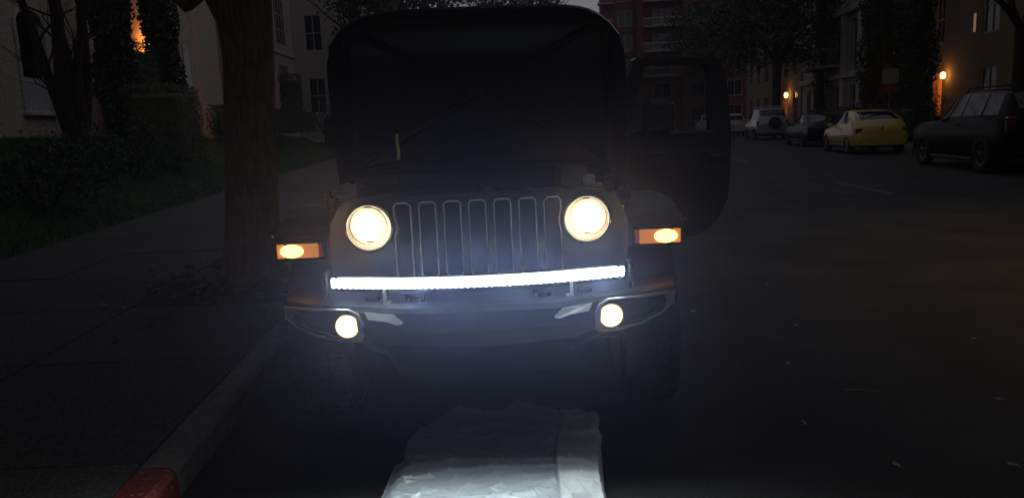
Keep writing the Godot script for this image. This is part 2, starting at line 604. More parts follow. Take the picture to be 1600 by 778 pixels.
func cypress(label: String, at: Vector3, h: float, r: float, sd: int, n := 9000) -> Node3D:
	var t := thing("cypress_tree", label, "tree", at, 0, "columnar cypress trees")
	var q := RandomNumberGenerator.new()
	q.seed = sd
	var s := mb()
	tube(s, [Vector3(0, -0.2, 0), Vector3(0, h * 0.5, 0), Vector3(0, h * 0.96, 0)], [r * 0.22, r * 0.15, 0.02], 7)
	build(s, "trunk", M.bark_dark, t)
	s = mb()
	lathe(s, [Vector2(0.02, 0.3), Vector2(r * 0.45, 1.0), Vector2(r * 0.5, h * 0.4), Vector2(r * 0.4, h * 0.7), Vector2(0.02, h * 0.9)], 12)
	build(s, "inner_growth", M.leaf_dark, t)
	var p := PackedVector3Array()
	for i in n:
		var v := q.randf()
		var a := q.randf() * TAU
		var rr := r * (1.0 - pow(v, 3.0)) * (0.75 + 0.25 * sin(v * 40.0 + a * 3.0) * sin(a * 5.0 + v * 11.0)) * lerpf(0.45, 1.0, pow(q.randf(), 0.3)) * minf(1.0, 0.55 + v * 6.0)
		p.append(Vector3(cos(a) * rr, 0.15 + v * h * 0.98, sin(a) * rr))
	put(leaves(p, 0.16, M.leaf_dark, sd + 2), "crown", t)
	return t

func hedge(label: String, at: Vector3, size: Vector3, turn: float, m: Material, sd: int, n: int, lsize := 0.06) -> Node3D:
	var t := thing("clipped_hedge", label, "hedge", at, turn, "clipped hedges")
	var q := RandomNumberGenerator.new()
	q.seed = sd
	var s := mb()
	cbox(s, Vector3(0, size.y * 0.48, 0), size * 0.82, 0.1)
	build(s, "inner_growth", m, t)
	var f := FastNoiseLite.new()
	f.seed = sd
	f.frequency = 1.2
	var p := PackedVector3Array()
	var areas := [size.y * size.z, size.x * size.z, size.x * size.y]
	var tot: float = areas[0] * 2 + areas[1] + areas[2] * 2
	for i in n:
		var v := Vector3(q.randf_range(-1, 1), q.randf_range(-1, 1), q.randf_range(-1, 1))
		var k := q.randf() * tot
		if k < areas[0] * 2: v.x = signf(v.x)
		elif k < areas[0] * 2 + areas[1]: v.y = 1.0
		else: v.z = signf(v.z)
		# rounded corners and an uneven surface
		var l := pow(pow(absf(v.x), 10.0) + pow(absf(v.y), 10.0) + pow(absf(v.z), 10.0), 0.1)
		v = v / maxf(l, 0.01) * (1.0 - 0.14 * pow(q.randf(), 2.0))
		var w := v * size * 0.5 + Vector3(0, size.y * 0.5, 0)
		w += v.normalized() * f.get_noise_3dv(w + at) * 0.14
		p.append(w)
	put(leaves(p, lsize, m, sd + 3), "foliage", t)
	return t

func shrub(label: String, at: Vector3, r: Vector3, m: Material, sd: int, n := 3000) -> Node3D:
	var t := thing("low_shrub", label, "shrub", at, 0, "shrubs on the bank")
	var q := RandomNumberGenerator.new()
	q.seed = sd
	var s := mb()
	for k in 6:
		var a := q.randf() * TAU
		tube(s, [Vector3(0, -0.15, 0), Vector3(cos(a) * r.x * 0.3, r.y * 0.8, sin(a) * r.z * 0.3), Vector3(cos(a) * r.x * 0.6, r.y * 1.5, sin(a) * r.z * 0.6)], [0.025, 0.016, 0.006], 5)
	build(s, "stem", M.bark_dark, t)
	put(leaves(ellipsoid_points(n, Vector3(0, r.y * 0.85, 0), r, 60, r.x * 0.16, sd), 0.07, m, sd + 1), "foliage", t)
	return t

func plants() -> void:
	# the thick trunk beside the jeep
	var t := thing("street_tree", "thick brown trunk standing in the sidewalk beside the jeep", "tree", Vector3(-2.38, 0.12, -6.85), 0, "street trees")
	var s := mb()
	var rings := []
	var prof := [[-0.15, 0.46], [0.05, 0.33], [0.2, 0.262], [0.5, 0.238], [1.0, 0.222], [1.6, 0.212], [2.0, 0.210], [2.3, 0.215], [2.55, 0.235], [2.8, 0.26]]
	for e in prof:
		var ring := PackedVector3Array()
		for k in 28:
			var a := TAU * k / 28.0
			var y: float = e[0]
			var fl: float = maxf(0.0, 0.35 - y) * 0.9
			var r: float = e[1] * (1.0 + 0.035 * sin(a * 5.0 + y * 0.8) + 0.02 * sin(a * 11.0 + y * 1.7) + fl * 0.5 * sin(a * 4.0 + 1.0))
			var wide := 1.0 + smoothstep(2.15, 2.8, y) * 0.3
			ring.append(Vector3(cos(a) * r * wide + 0.07 * y - 0.13 * smoothstep(2.1, 2.8, y), y, sin(a) * r))
		rings.append(ring)
	loft(s, rings, true, true)
	var q := RandomNumberGenerator.new()
	q.seed = 71
	for e in [[-0.24, 2.55, -0.55, 0.25], [0.10, 2.55, 0.42, -0.2], [-0.05, 2.6, -0.1, -0.6], [0.0, 2.6, 0.15, 0.6]]:
		limbs(s, Vector3(e[0], e[1], 0), Vector3(e[2], 1.0, e[3]), 2.1, 0.19, 2, q)
	build(s, "trunk", M.bark, t)
	for k in 6:
		s = mb()
		var a := TAU * k / 6.0 + 0.5
		var d := Vector3(cos(a), 0, sin(a))
		tube(s, [d * 0.15 + Vector3(0, 0.16, 0), d * 0.34 + Vector3(0, 0.05, 0), d * 0.55 + Vector3(0.04, 0.01, 0.03), d * 0.75 + Vector3(0, -0.05, 0)], [0.1, 0.07, 0.045, 0.02], 7)
		build(s, "root", M.bark, t)
	var crown := leaves(ellipsoid_points(26000, Vector3(0.4, 6.6, 0.8), Vector3(5.0, 1.7, 5.4), 420, 0.42, 5), 0.2, M.leaf, 8)
	put(crown, "crown", t)
	var t2 := copy_of(t, "street tree further along the same sidewalk, behind the viewer", Vector3(-2.1, 0.12, 4.2), 130)
	copy_of(t, "street tree two trunks behind the viewer on the same sidewalk", Vector3(-1.6, 0.12, 14.5), 40)
	# several-stemmed tree before the arched window
	t = thing("multi_stem_tree", "several-stemmed bare tree in front of the pale building wall", "tree", Vector3(-8.9, 0.9, -16.0))
	s = mb()
	q.seed = 21
	for e in [[-0.30, -0.50, 0.08, 0.10], [-0.12, -0.26, -0.1, 0.12], [0.02, -0.02, 0.1, 0.15], [0.16, 0.26, -0.05, 0.12], [0.3, 0.5, 0.1, 0.09]]:
		var pts := []
		var rs := []
		for k in 9:
			var v := k / 8.0
			pts.append(Vector3(e[0] * (0.35 + 0.3 * v) + e[1] * v * v * 1.5 + 0.05 * sin(v * 9.0 + e[0] * 20.0), -0.3 + v * 4.6, e[2] * (1.0 + v * 3.0) + 0.04 * sin(v * 7.0 + e[1] * 9.0)))
			rs.append(e[3] * (1.35 - 0.75 * v))
		tube(s, pts, rs, 9)
		for k in 4: limbs(s, pts[3 + k], Vector3(q.randfn() * 0.8, 0.7, q.randfn() * 0.8), 1.0, 0.03, 1, q)
	build(s, "trunk", M.bark_dark, t)
	put(leaves(ellipsoid_points(2600, Vector3(0, 5.3, 0), Vector3(1.9, 1.2, 1.9), 60, 0.26, 31), 0.1, M.leaf_dark, 32), "crown", t)
	cypress("dark columnar cypress between the arched window and the lit porch", Vector3(-10.15, 1.4, -20.4), 8.5, 0.62, 41)
	cypress("dark columnar cypress just past the lit porch", Vector3(-10.6, 1.5, -24.3), 9.0, 0.66, 51)
	t = thing("branching_shrub", "bare branching shrub silhouetted against the glowing porch lamp", "shrub", Vector3(-10.7, 1.5, -23.2))
	s = mb()
	q.seed = 88
	for k in 4: limbs(s, Vector3(0, -0.1, 0), Vector3(q.randfn() * 0.35, 1.6, q.randfn() * 0.35), 2.1, 0.035, 2, q)
	build(s, "stem", M.bark_dark, t)
	hedge("square clipped hedge with paler top, nearest on the bank", Vector3(-8.95, 0.75, -20.2), Vector3(1.55, 2.12, 1.5), 5, M.leaf_hedge, 61, 9000, 0.055)
	hedge("tall dark clipped hedge behind the square hedge", Vector3(-10.55, 1.5, -22.4), Vector3(0.9, 2.75, 1.9), 5, M.leaf_dark, 62, 5000)
	hedge("long low clipped hedge along the foot of the buildings", Vector3(-11.0, 1.5, -36.5), Vector3(0.9, 1.15, 18.0), 3.5, M.leaf_dark, 63, 11000, 0.09)
	hedge("upright dark clipped bush beside the far windows", Vector3(-11.2, 1.55, -40.5), Vector3(1.0, 3.0, 1.3), 5, M.leaf_dark, 64, 3000, 0.09)
	shrub("broad dark shrub under the arched window, furthest left", Vector3(-7.6, 0.45, -12.4), Vector3(1.2, 0.55, 1.3), M.leaf_dark, 81)
	shrub("dark shrub at the foot of the several-stemmed tree", Vector3(-8.5, 0.75, -15.2), Vector3(1.2, 0.6, 1.1), M.leaf_dark, 82)
	shrub("dark shrub between the several-stemmed tree and the square hedge", Vector3(-8.7, 0.8, -17.8), Vector3(1.1, 0.65, 1.0), M.leaf_dark, 83)
	shrub("round shrub below the far windows, beside the long hedge", Vector3(-10.4, 1.5, -43.5), Vector3(1.5, 1.2, 1.5), M.leaf_dark, 84, 2600)
	# far trees
	street_tree("leafy tree beyond the raised hood, by the far left building", Vector3(-7.4, 0.6, -42), 10.5, 0.25, Vector3(3.0, 2.6, 3.0), 4200, 0.24, M.leaf_dark, 101)
	street_tree("large dark tree behind the silver car and the white car", Vector3(18.6, 0.13, -53), 11.5, 0.3, Vector3(4.2, 4.3, 4.6), 7000, 0.3, M.leaf_dark, 111)
	street_tree("dark tree leaning over the far end of the parked row", Vector3(19.4, 0.13, -70), 12.0, 0.3, Vector3(4.5, 4.5, 4.6), 5000, 0.34, M.leaf_dark, 121)
	street_tree("bare-limbed dark tree above the black car at the picture edge", Vector3(16.6, 0.13, -25.0), 9.0, 0.2, Vector3(2.6, 2.6, 2.6), 3000, 0.2, M.leaf_dark, 131)
	street_tree("tall tree against the sky left of the red brick tower", Vector3(2.0, 0, -116), 25.0, 0.4, Vector3(7.5, 5.5, 6.0), 8000, 0.5, M.leaf_dark, 141)
	street_tree("tall spreading tree straight behind the raised hood", Vector3(-9.5, 0.13, -76), 20.0, 0.4, Vector3(7.5, 5.0, 6.0), 8000, 0.45, M.leaf_dark, 145)
	street_tree("broad street tree overhanging the large black car", Vector3(14.6, 0.13, -19.0), 9.5, 0.2, Vector3(3.6, 2.2, 4.0), 9000, 0.24, M.leaf_dark, 181)
	var rt := street_tree("broad street tree over the far kerb beside the viewer", Vector3(13.6, 0.13, -9.5), 9.5, 0.2, Vector3(3.8, 2.2, 4.2), 7000, 0.26, M.leaf_dark, 191)
	copy_of(rt, "broad street tree over the far kerb behind the viewer", Vector3(12.0, 0.13, 3.0), 70)
	copy_of(rt, "last broad street tree over the far kerb behind the viewer", Vector3(11.0, 0.13, 14.0), 150)
	cypress("tall cypress column behind the round sign post", Vector3(18.6, 0.13, -38.6), 15.0, 1.15, 151, 14000)
	cypress("tall cypress column above the yellow car's tail", Vector3(17.6, 0.13, -33.4), 14.0, 1.1, 161, 14000)
	cypress("slim cypress column left of the pale facade bay", Vector3(21.8, 0.13, -53.5), 14.0, 0.6, 171, 4000)
	shrub("loose dark shrub in front of the lit porch recess", Vector3(18.75, 0.13, -33.7), Vector3(0.75, 1.2, 0.8), M.leaf, 85, 1500)
	hedge("dark clipped hedge behind the parked yellow car", Vector3(16.4, 0.13, -35.0), Vector3(1.0, 1.5, 9.0), 7.7, M.leaf_dark, 65, 5000, 0.1)

# ---------------------------------------------------------------- buildings
# wall along local x with openings [[x0, x1, y0, y1], ...] on a grid of columns and rows
func facade(parent: Node3D, L: float, H: float, D: float, cols: Array, rows: Array, m: Material, deep := 0.22, skip := []) -> void:
	var s := mb()
	var us := [0.0]
	for c in cols: us.append(c[0]); us.append(c[1])
	us.append(L)
	var vs := [-0.6]
	for r in rows: vs.append(r[0]); vs.append(r[1])
	vs.append(H)
	for i in us.size() - 1:
		for j in vs.size() - 1:
			var hole := i % 2 == 1 and j % 2 == 1 and not ([i / 2, j / 2] in skip)
			var a := Vector3(us[i], vs[j], 0)
			var b := Vector3(us[i + 1], vs[j], 0)
			var c := Vector3(us[i + 1], vs[j + 1], 0)
			var d := Vector3(us[i], vs[j + 1], 0)
			if not hole: quad(s, a, d, c, b)
			else:
				var k := Vector3(0, 0, -deep)
				quad(s, a, b, b + k, a + k); quad(s, b, c, c + k, b + k); quad(s, c, d, d + k, c + k); quad(s, d, a, a + k, d + k)
	# ends, back and top
	var y0 := -0.6
	quad(s, Vector3(0, y0, 0), Vector3(0, y0, -D), Vector3(0, H, -D), Vector3(0, H, 0))
	quad(s, Vector3(L, y0, 0), Vector3(L, H, 0), Vector3(L, H, -D), Vector3(L, y0, -D))
	quad(s, Vector3(0, y0, -D), Vector3(L, y0, -D), Vector3(L, H, -D), Vector3(0, H, -D))
	build(s, "wall", m, parent)
	s = mb()
	cbox(s, Vector3(L * 0.5, H + 0.12, -D * 0.5), Vector3(L + 0.5, 0.24, D + 0.5), 0.04)
	build(s, "roof", M.stucco_grey, parent)

func window(parent: Node3D, x0: float, x1: float, y0: float, y1: float, mull: int, trans: int, deep := 0.09, lit: Material = null) -> void:
	var s := mb()
	cbox(s, Vector3((x0 + x1) / 2, (y0 + y1) / 2, -deep - 0.015), Vector3(x1 - x0 + 0.04, y1 - y0 + 0.04, 0.012))
	var p := build(s, "window", lit if lit else M.house_glass, parent)
	s = mb()
	var w := 0.07
	cbox(s, Vector3(x0 + w / 2, (y0 + y1) / 2, -deep + 0.02), Vector3(w, y1 - y0, 0.05))
	cbox(s, Vector3(x1 - w / 2, (y0 + y1) / 2, -deep + 0.02), Vector3(w, y1 - y0, 0.05))
	cbox(s, Vector3((x0 + x1) / 2, y0 + w / 2, -deep + 0.02), Vector3(x1 - x0 - 2 * w, w, 0.05))
	cbox(s, Vector3((x0 + x1) / 2, y1 - w / 2, -deep + 0.02), Vector3(x1 - x0 - 2 * w, w, 0.05))
	build(s, "frame", M.trim, p)
	for k in mull:
		s = mb()
		cbox(s, Vector3(lerpf(x0, x1, (k + 1.0) / (mull + 1)), (y0 + y1) / 2, -deep + 0.012), Vector3(0.05, y1 - y0 - 2 * w, 0.03))
		build(s, "mullion", M.trim, p)
	for k in trans:
		s = mb()
		cbox(s, Vector3((x0 + x1) / 2, lerpf(y0, y1, (k + 1.0) / (trans + 1)), -deep + 0.006), Vector3(x1 - x0 - 2 * w, 0.04, 0.026))
		build(s, "glazing_bar", M.trim, p)

func sconce(parent: Node3D, at: Vector3, energy: float, size := 0.16) -> void:
	var s := mb()
	cbox(s, at + Vector3(0, 0, 0.02), Vector3(size * 0.6, size * 1.4, 0.04), 0.01)
	var plate := build(s, "wall_lamp", M.steel, parent)
	s = mb()
	lathe(s, [Vector2(0.001, -size), Vector2(size * 0.55, -size * 0.8), Vector2(size * 0.75, 0), Vector2(size * 0.55, size * 0.8), Vector2(0.001, size)], 12, Transform3D(Basis.IDENTITY, at + Vector3(0, 0, size + 0.04)))
	build(s, "lamp_globe", M.porch_bulb, plate)
	var l := OmniLight3D.new()
	l.light_color = Color(1.0, 0.52, 0.16)
	l.light_energy = energy
	l.light_size = size * 0.6
	l.omni_range = 12
	l.omni_attenuation = 2
	l.shadow_enabled = true
	l.position = at + Vector3(0, 0, size + 0.04)
	parent.add_child(l)

func buildings() -> void:
	# left, near: pale stucco with the arched window and the lit porch
	var b := thing("apartment_building", "pale stucco apartment building with an arched window and lit porch lamp", "building", Vector3(-7.58, 1.5, 20.0), 95.15)
	var K := 28.11
	var cols := [[5.0, 6.3], [14.0, 15.3], [3.2 + K, 4.5 + K], [9.75 + K, 10.95 + K], [16.6 + K, 18.6 + K], [21.4 + K, 22.1 + K]]
	var rows := [[0.72, 3.05], [5.0, 7.0]]
	facade(b, 26.0 + K, 10.5, 9.0, cols, rows, M.stucco, 0.22, [[4, 0], [5, 0]])
	for c in 4:
		var x0: float = cols[c][0]
		var x1: float = cols[c][1]
		window(b, x0, x1, 1.45, 3.05, 0, 0)
		# arch: corner pieces and the moulding
		for sg in [-1.0, 1.0]:
			var xm := (x0 + x1) / 2
			var hw := (x1 - x0) / 2
			var p := PackedVector2Array([Vector2(xm + sg * hw, 3.05)])
			for k in 9:
				var a := 0.5 * PI * k / 8.0
				p.append(Vector2(xm + sg * hw * cos(a), 2.72 + 0.33 * sin(a)))
			var s := mb()
			extrude(s, p, -0.15, 0.004)
			build(s, "arch_corner", M.stucco, b)
		var s2 := mb()
		var pts := [Vector3(x0 - 0.05, 0.7, 0.02)]
		for k in 13:
			var a := PI - PI * k / 12.0
			pts.append(Vector3((x0 + x1) / 2 + cos(a) * ((x1 - x0) / 2 + 0.05), 2.72 + 0.38 * sin(a), 0.02))
		pts.append(Vector3(x1 + 0.05, 0.7, 0.02))
		tube(s2, pts, [0.055], 6)
		build(s2, "window_moulding", M.trim, b)
		s2 = mb()
		cbox(s2, Vector3((x0 + x1) / 2, 1.085, -0.06), Vector3(x1 - x0, 0.73, 0.06), 0.01)
		build(s2, "panel", M.trim, b)
		s2 = mb()
		cbox(s2, Vector3((x0 + x1) / 2, 0.68, 0.05), Vector3(x1 - x0 + 0.3, 0.09, 0.24), 0.015)
		build(s2, "sill", M.trim, b)
	for c in cols: window(b, c[0], c[1], 5.0, 7.0, 1, 2)
	sconce(b, Vector3(17.45 + K, 3.05, 0), 0.9, 0.2)
	# projecting end bay with a blind niche and white plinth
	var s := mb()
	cbox(s, Vector3(24.4 + K, 4.9, 0.02), Vector3(3.2, 11.2, 0.06), 0.01)
	build(s, "end_bay", M.stucco, b)
	s = mb()
	extrude(s, round_rect(21.3 + K, 1.4, 22.0 + K, 3.6, 0.34, 6), 0.002, 0.03)
	build(s, "niche", M.dark_glass, b)
	s = mb()
	cbox(s, Vector3(22.3 + K, 0.5, 0.6), Vector3(2.0, 1.35, 0.5), 0.03)
	build(s, "plinth", M.trim, b)
	# left, further: windows in pairs
	b = thing("apartment_building", "pinkish building with tall white-barred windows left of the raised hood", "building", Vector3(-12.35, 1.5, -35.0), 92.0)
	cols = [[1.5, 3.2], [5.2, 6.6], [8.7, 11.0]]
	rows = [[1.2, 3.9], [5.0, 7.6], [8.7, 11.2]]
	facade(b, 12.5, 13.0, 9.0, cols, rows, M.stucco)
	for c in cols:
		for r in rows: window(b, c[0], c[1], r[0], r[1], 3, 2)
	s = mb()
	cbox(s, Vector3(6.25, 4.55, 0.05), Vector3(12.5, 0.16, 0.1), 0.02)
	build(s, "string_course", M.trim, b)
	b = thing("apartment_building", "grey building block set forward beyond the white-barred windows", "building", Vector3(-13.2, 1.5, -48.5), 0)
	cols = [[0.9, 2.0]]
	rows = [[1.2, 3.4], [5.0, 7.2], [8.4, 10.6]]
	facade(b, 4.6, 13.5, 16.0, cols, rows, M.stucco_grey)
	for r in rows: window(b, cols[0][0], cols[0][1], r[0], r[1], 1, 1)
	# right side, set along the far sidewalk; local x runs towards the viewer
	var turn := -97.66
	var base := func(z: float) -> Vector3: return Vector3(15.3 - 0.1345 * z, 0.13, z)
	b = thing("apartment_building", "dim buff building with a lit porch recess at the picture edge", "building", base.call(-43.0), turn)
	cols = [[1.2, 2.4], [4.0, 5.2], [6.6, 7.6], [11.2, 12.6], [15.0, 16.4], [18.5, 20.0], [24.0, 26.0], [32.0, 34.0], [42.0, 44.0], [52.0, 54.0]]
	rows = [[0.2, 2.9], [4.2, 6.4], [7.6, 9.8]]
	facade(b, 62.0, 12.5, 10.0, cols, rows, M.stucco_buff, 0.25)
	for i in cols.size():
		for j in rows.size():
			if i == 2 and j == 0: continue
			window(b, cols[i][0], cols[i][1], rows[j][0] + (0.8 if j == 0 else 0.0), rows[j][1], 1, 1)
			if j == 0:
				s = mb()
				cbox(s, Vector3((cols[i][0] + cols[i][1]) / 2, 0.6, -0.12), Vector3(cols[i][1] - cols[i][0], 0.8, 0.06))
				build(s, "panel", M.stucco_buff, b)
	porch(b, 6.6, 7.6, 0.2, 2.9, 1.3)
	sconce(b, Vector3(8.15, 2.75, 0), 0.3, 0.16)
	s = mb()
	cbox(s, Vector3(10.55, 4.75, 0.012), Vector3(0.2, 0.75, 0.02), 0.004)
	build(s, "stair_window", M.stair_window, b)
	b = thing("apartment_building", "grey four-storey facade with pale pilasters and dark tall windows", "building", base.call(-61.0), turn)
	cols = [[1.4, 2.8], [5.0, 6.4], [8.4, 9.8], [12.0, 13.4], [15.2, 16.4]]
	rows = [[0.6, 3.0], [4.3, 7.0], [8.2, 10.9], [12.1, 14.8]]
	facade(b, 17.4, 16.5, 10.0, cols, rows, M.stucco_grey, 0.3)
	for c in cols:
		for r in rows: window(b, c[0], c[1], r[0], r[1], 1, 1, 0.2)
	for x in [3.9, 7.4, 10.9, 14.3, 17.2]:
		s = mb()
		cbox(s, Vector3(x, 8.0, 0.12), Vector3(0.7, 16.6, 0.24), 0.02)
		build(s, "pilaster", M.trim, b)
	for y in [3.6, 7.6, 11.5, 15.6]:
		s = mb()
		cbox(s, Vector3(8.7, y, 0.16), Vector3(17.6, 0.35, 0.32), 0.03)
		build(s, "cornice", M.trim, b)
	for x in [5.7, 9.1]:
		balcony(b, x, 4.3, 2.4)
	b = thing("apartment_building", "dim building with a glowing entrance behind the silver car", "building", base.call(-86.0), turn)
	cols = [[2.0, 3.6], [6.0, 7.6], [10.0, 11.6], [14.0, 15.6], [18.0, 20.0], [22.0, 23.6]]
	rows = [[0.2, 3.1], [4.4, 6.8], [8.0, 10.4], [11.6, 14.0]]
	facade(b, 24.6, 15.5, 10.0, cols, rows, M.stucco_buff, 0.25)
	for i in cols.size():
		for j in rows.size():
			if i == 4 and j == 0: continue
			window(b, cols[i][0], cols[i][1], rows[j][0], rows[j][1], 1, 1)
	porch(b, 18.0, 20.0, 0.2, 3.1, 2.4)
	sconce(b, Vector3(20.7, 2.9, 0), 0.5, 0.24)
	# the brick tower that closes the street
	b = thing("brick_tower", "red brick apartment tower with white-railed balconies beyond the hood", "building", Vector3(13.6, 0, -108.0), -6)
	cols = [[2.2, 4.2], [7.0, 9.5], [12.0, 14.0], [17.0, 19.0]]
	rows = []
	for k in 8: rows.append([1.0 + k * 3.3, 3.1 + k * 3.3])
	facade(b, 22.0, 28.0, 14.0, cols, rows, M.brick_wall, 0.3)
	for c in cols:
		for r in rows: window(b, c[0], c[1], r[0], r[1], 1, 0)
	for k in range(2, 7):
		balcony(b, 8.2, 0.7 + k * 3.3, 5.2)
		balcony(b, 0.6, 0.7 + k * 3.3, 2.2)
	for x in [5.2, 11.3]:
		s = mb()
		cbox(s, Vector3(x, 13.8, 0.6), Vector3(0.9, 28.4, 1.2), 0.03)
		build(s, "pier", M.brick_wall, b)

func porch(b: Node3D, x0: float, x1: float, y0: float, y1: float, d: float) -> void:
	var s := mb()
	var z0 := -0.25
	quad(s, Vector3(x0, y0, z0), Vector3(x0, y0, -d), Vector3(x0, y1, -d), Vector3(x0, y1, z0))
	quad(s, Vector3(x1, y0, z0), Vector3(x1, y0, -d), Vector3(x1, y1, -d), Vector3(x1, y1, z0))
	quad(s, Vector3(x0, y0, -d), Vector3(x1, y0, -d), Vector3(x1, y1, -d), Vector3(x0, y1, -d))
	quad(s, Vector3(x0, y1, z0), Vector3(x1, y1, z0), Vector3(x1, y1, -d), Vector3(x0, y1, -d))
	quad(s, Vector3(x0, y0, z0), Vector3(x1, y0, z0), Vector3(x1, y0, -d), Vector3(x0, y0, -d))
	build(s, "porch_recess", M.stucco, b)
	s = mb()
	cbox(s, Vector3(lerpf(x0, x1, 0.55), y0 + 1.05, -d + 0.03), Vector3(0.76, 2.05, 0.05), 0.01)
	var dr := build(s, "door", M.bark_dark, b)
	s = mb()
	cbox(s, Vector3(lerpf(x0, x1, 0.55) + 0.36, y0 + 1.0, -d + 0.075), Vector3(0.03, 0.16, 0.03), 0.01)
	build(s, "handle", M.steel, dr)
	sconce(b, Vector3(lerpf(x0, x1, 0.16), y0 + 2.15, -d), 1.6, 0.15)

func balcony(b: Node3D, x: float, y: float, w: float) -> void:
	var s := mb()
	cbox(s, Vector3(x, y, 0.75), Vector3(w, 0.18, 1.5), 0.02)
	var sl := build(s, "balcony", M.stucco_grey, b)
	s = mb()
	cbox(s, Vector3(x, y + 1.1, 1.45), Vector3(w, 0.09, 0.07))
	for sx in [-1, 1]: cbox(s, Vector3(x + sx * (w / 2 - 0.035), y + 1.1, 0.7), Vector3(0.07, 0.09, 1.42))
	var n := int(w / 0.16)
	for k in n + 1: cbox(s, Vector3(x - w / 2 + 0.03 + k * (w - 0.06) / n, y + 0.57, 1.45), Vector3(0.025, 0.97, 0.025))
	build(s, "railing", M.railing, sl)

# ---------------------------------------------------------------- the jeep (front faces +z, origin under the grille)
func bz(x: float) -> float:
	var a := absf(x)
	if a < 0.4: return lerpf(0.375, 0.36, a / 0.4)
	if a < 0.55: return lerpf(0.36, 0.335, (a - 0.4) / 0.15)
	if a < 0.7: return lerpf(0.335, 0.285, (a - 0.55) / 0.15)
	return lerpf(0.285, 0.195, (a - 0.7) / 0.15)

func on_bumper(pts: Array, out: float, sg: float) -> Array:
	var r := []
	for p in pts: r.append(Vector3(p[0] * sg, p[1], bz(p[0]) + out))
	return r

# a plate whose outline lies on the curved bumper face
func bumper_plate(s: SurfaceTool, pts: Array, z0: float, z1: float, sg: float, lean := 0.0) -> void:
	var poly := PackedVector2Array()
	for p in pts: poly.append(Vector2(p[0] * sg, p[1]))
	if Geometry2D.is_polygon_clockwise(poly): poly.reverse()
	var ix := Geometry2D.triangulate_polygon(poly)
	var at := func(p: Vector2, z: float) -> Vector3: return Vector3(p.x, p.y, bz(p.x) + z + (lean * (0.72 - p.y) if z == z1 else 0.0))
	for i in range(0, ix.size(), 3):
		for z in [z0, z1]: tri(s, at.call(poly[ix[i]], z), at.call(poly[ix[i + 2]], z), at.call(poly[ix[i + 1]], z))
	for i in poly.size():
		var a := poly[i]
		var b := poly[(i + 1) % poly.size()]
		quad(s, at.call(a, z0), at.call(a, z1), at.call(b, z1), at.call(b, z0))

func wheel_mesh(parent: Node3D, at: Vector3, R: float, w: float, out_sign: float, spokes: int, m_rim: Material, treads := true) -> void:
	var xf := Transform3D(Basis(Vector3.FORWARD, PI / 2), at)  # y axis -> x
	var s := mb()
	lathe(s, [Vector2(R * 0.58, -w * 0.42), Vector2(R * 0.8, -w * 0.5), Vector2(R * 0.94, -w * 0.46), Vector2(R * 0.985, -w * 0.36), Vector2(R * 0.99, 0), Vector2(R * 0.985, w * 0.36), Vector2(R * 0.94, w * 0.46), Vector2(R * 0.8, w * 0.5), Vector2(R * 0.58, w * 0.42), Vector2(R * 0.58, -w * 0.42)], 28, xf)
	if treads:
		for k in 36:
			var a := TAU * k / 36.0
			for e in 4:
				var x := w * (e - 1.5) * 0.24
				var aa := a + (0.06 if e % 2 else 0.0)
				cbox(s, at + Vector3(x, cos(aa) * R * 0.985, sin(aa) * R * 0.985), Vector3(w * 0.19, R * 0.05, R * 0.11), 0.004, Basis(Vector3.RIGHT, aa))
	var t := build(s, "wheel", M.rubber, parent)
	s = mb()
	var o := out_sign * w
	lathe(s, [Vector2(R * 0.6, o * 0.44), Vector2(R * 0.56, o * 0.42), Vector2(R * 0.53, o * 0.2), Vector2(R * 0.001, o * 0.18)], 24, xf)
	for k in spokes:
		var a := TAU * k / spokes
		cbox(s, at + Vector3(o * 0.33 * -1.0 * -1.0, cos(a) * R * 0.31, sin(a) * R * 0.31), Vector3(w * 0.12, R * 0.46, R * 0.12), 0.006, Basis(Vector3.RIGHT, a))
	lathe(s, [Vector2(R * 0.001, o * 0.42), Vector2(R * 0.12, o * 0.41), Vector2(R * 0.14, o * 0.3)], 12, xf)
	build(s, "rim", m_rim, t)

func spot(parent: Node3D, at: Vector3, towards: Vector3, c: Color, energy: float, angle: float, size: float) -> void:
	var l := SpotLight3D.new()
	l.light_color = c
	l.light_energy = energy
	l.spot_angle = angle
	l.spot_angle_attenuation = 0.6
	l.spot_range = 60
	l.spot_attenuation = 2
	l.light_size = size
	l.shadow_enabled = true
	parent.add_child(l)
	l.look_at_from_position(parent.to_global(at), parent.to_global(at + towards))

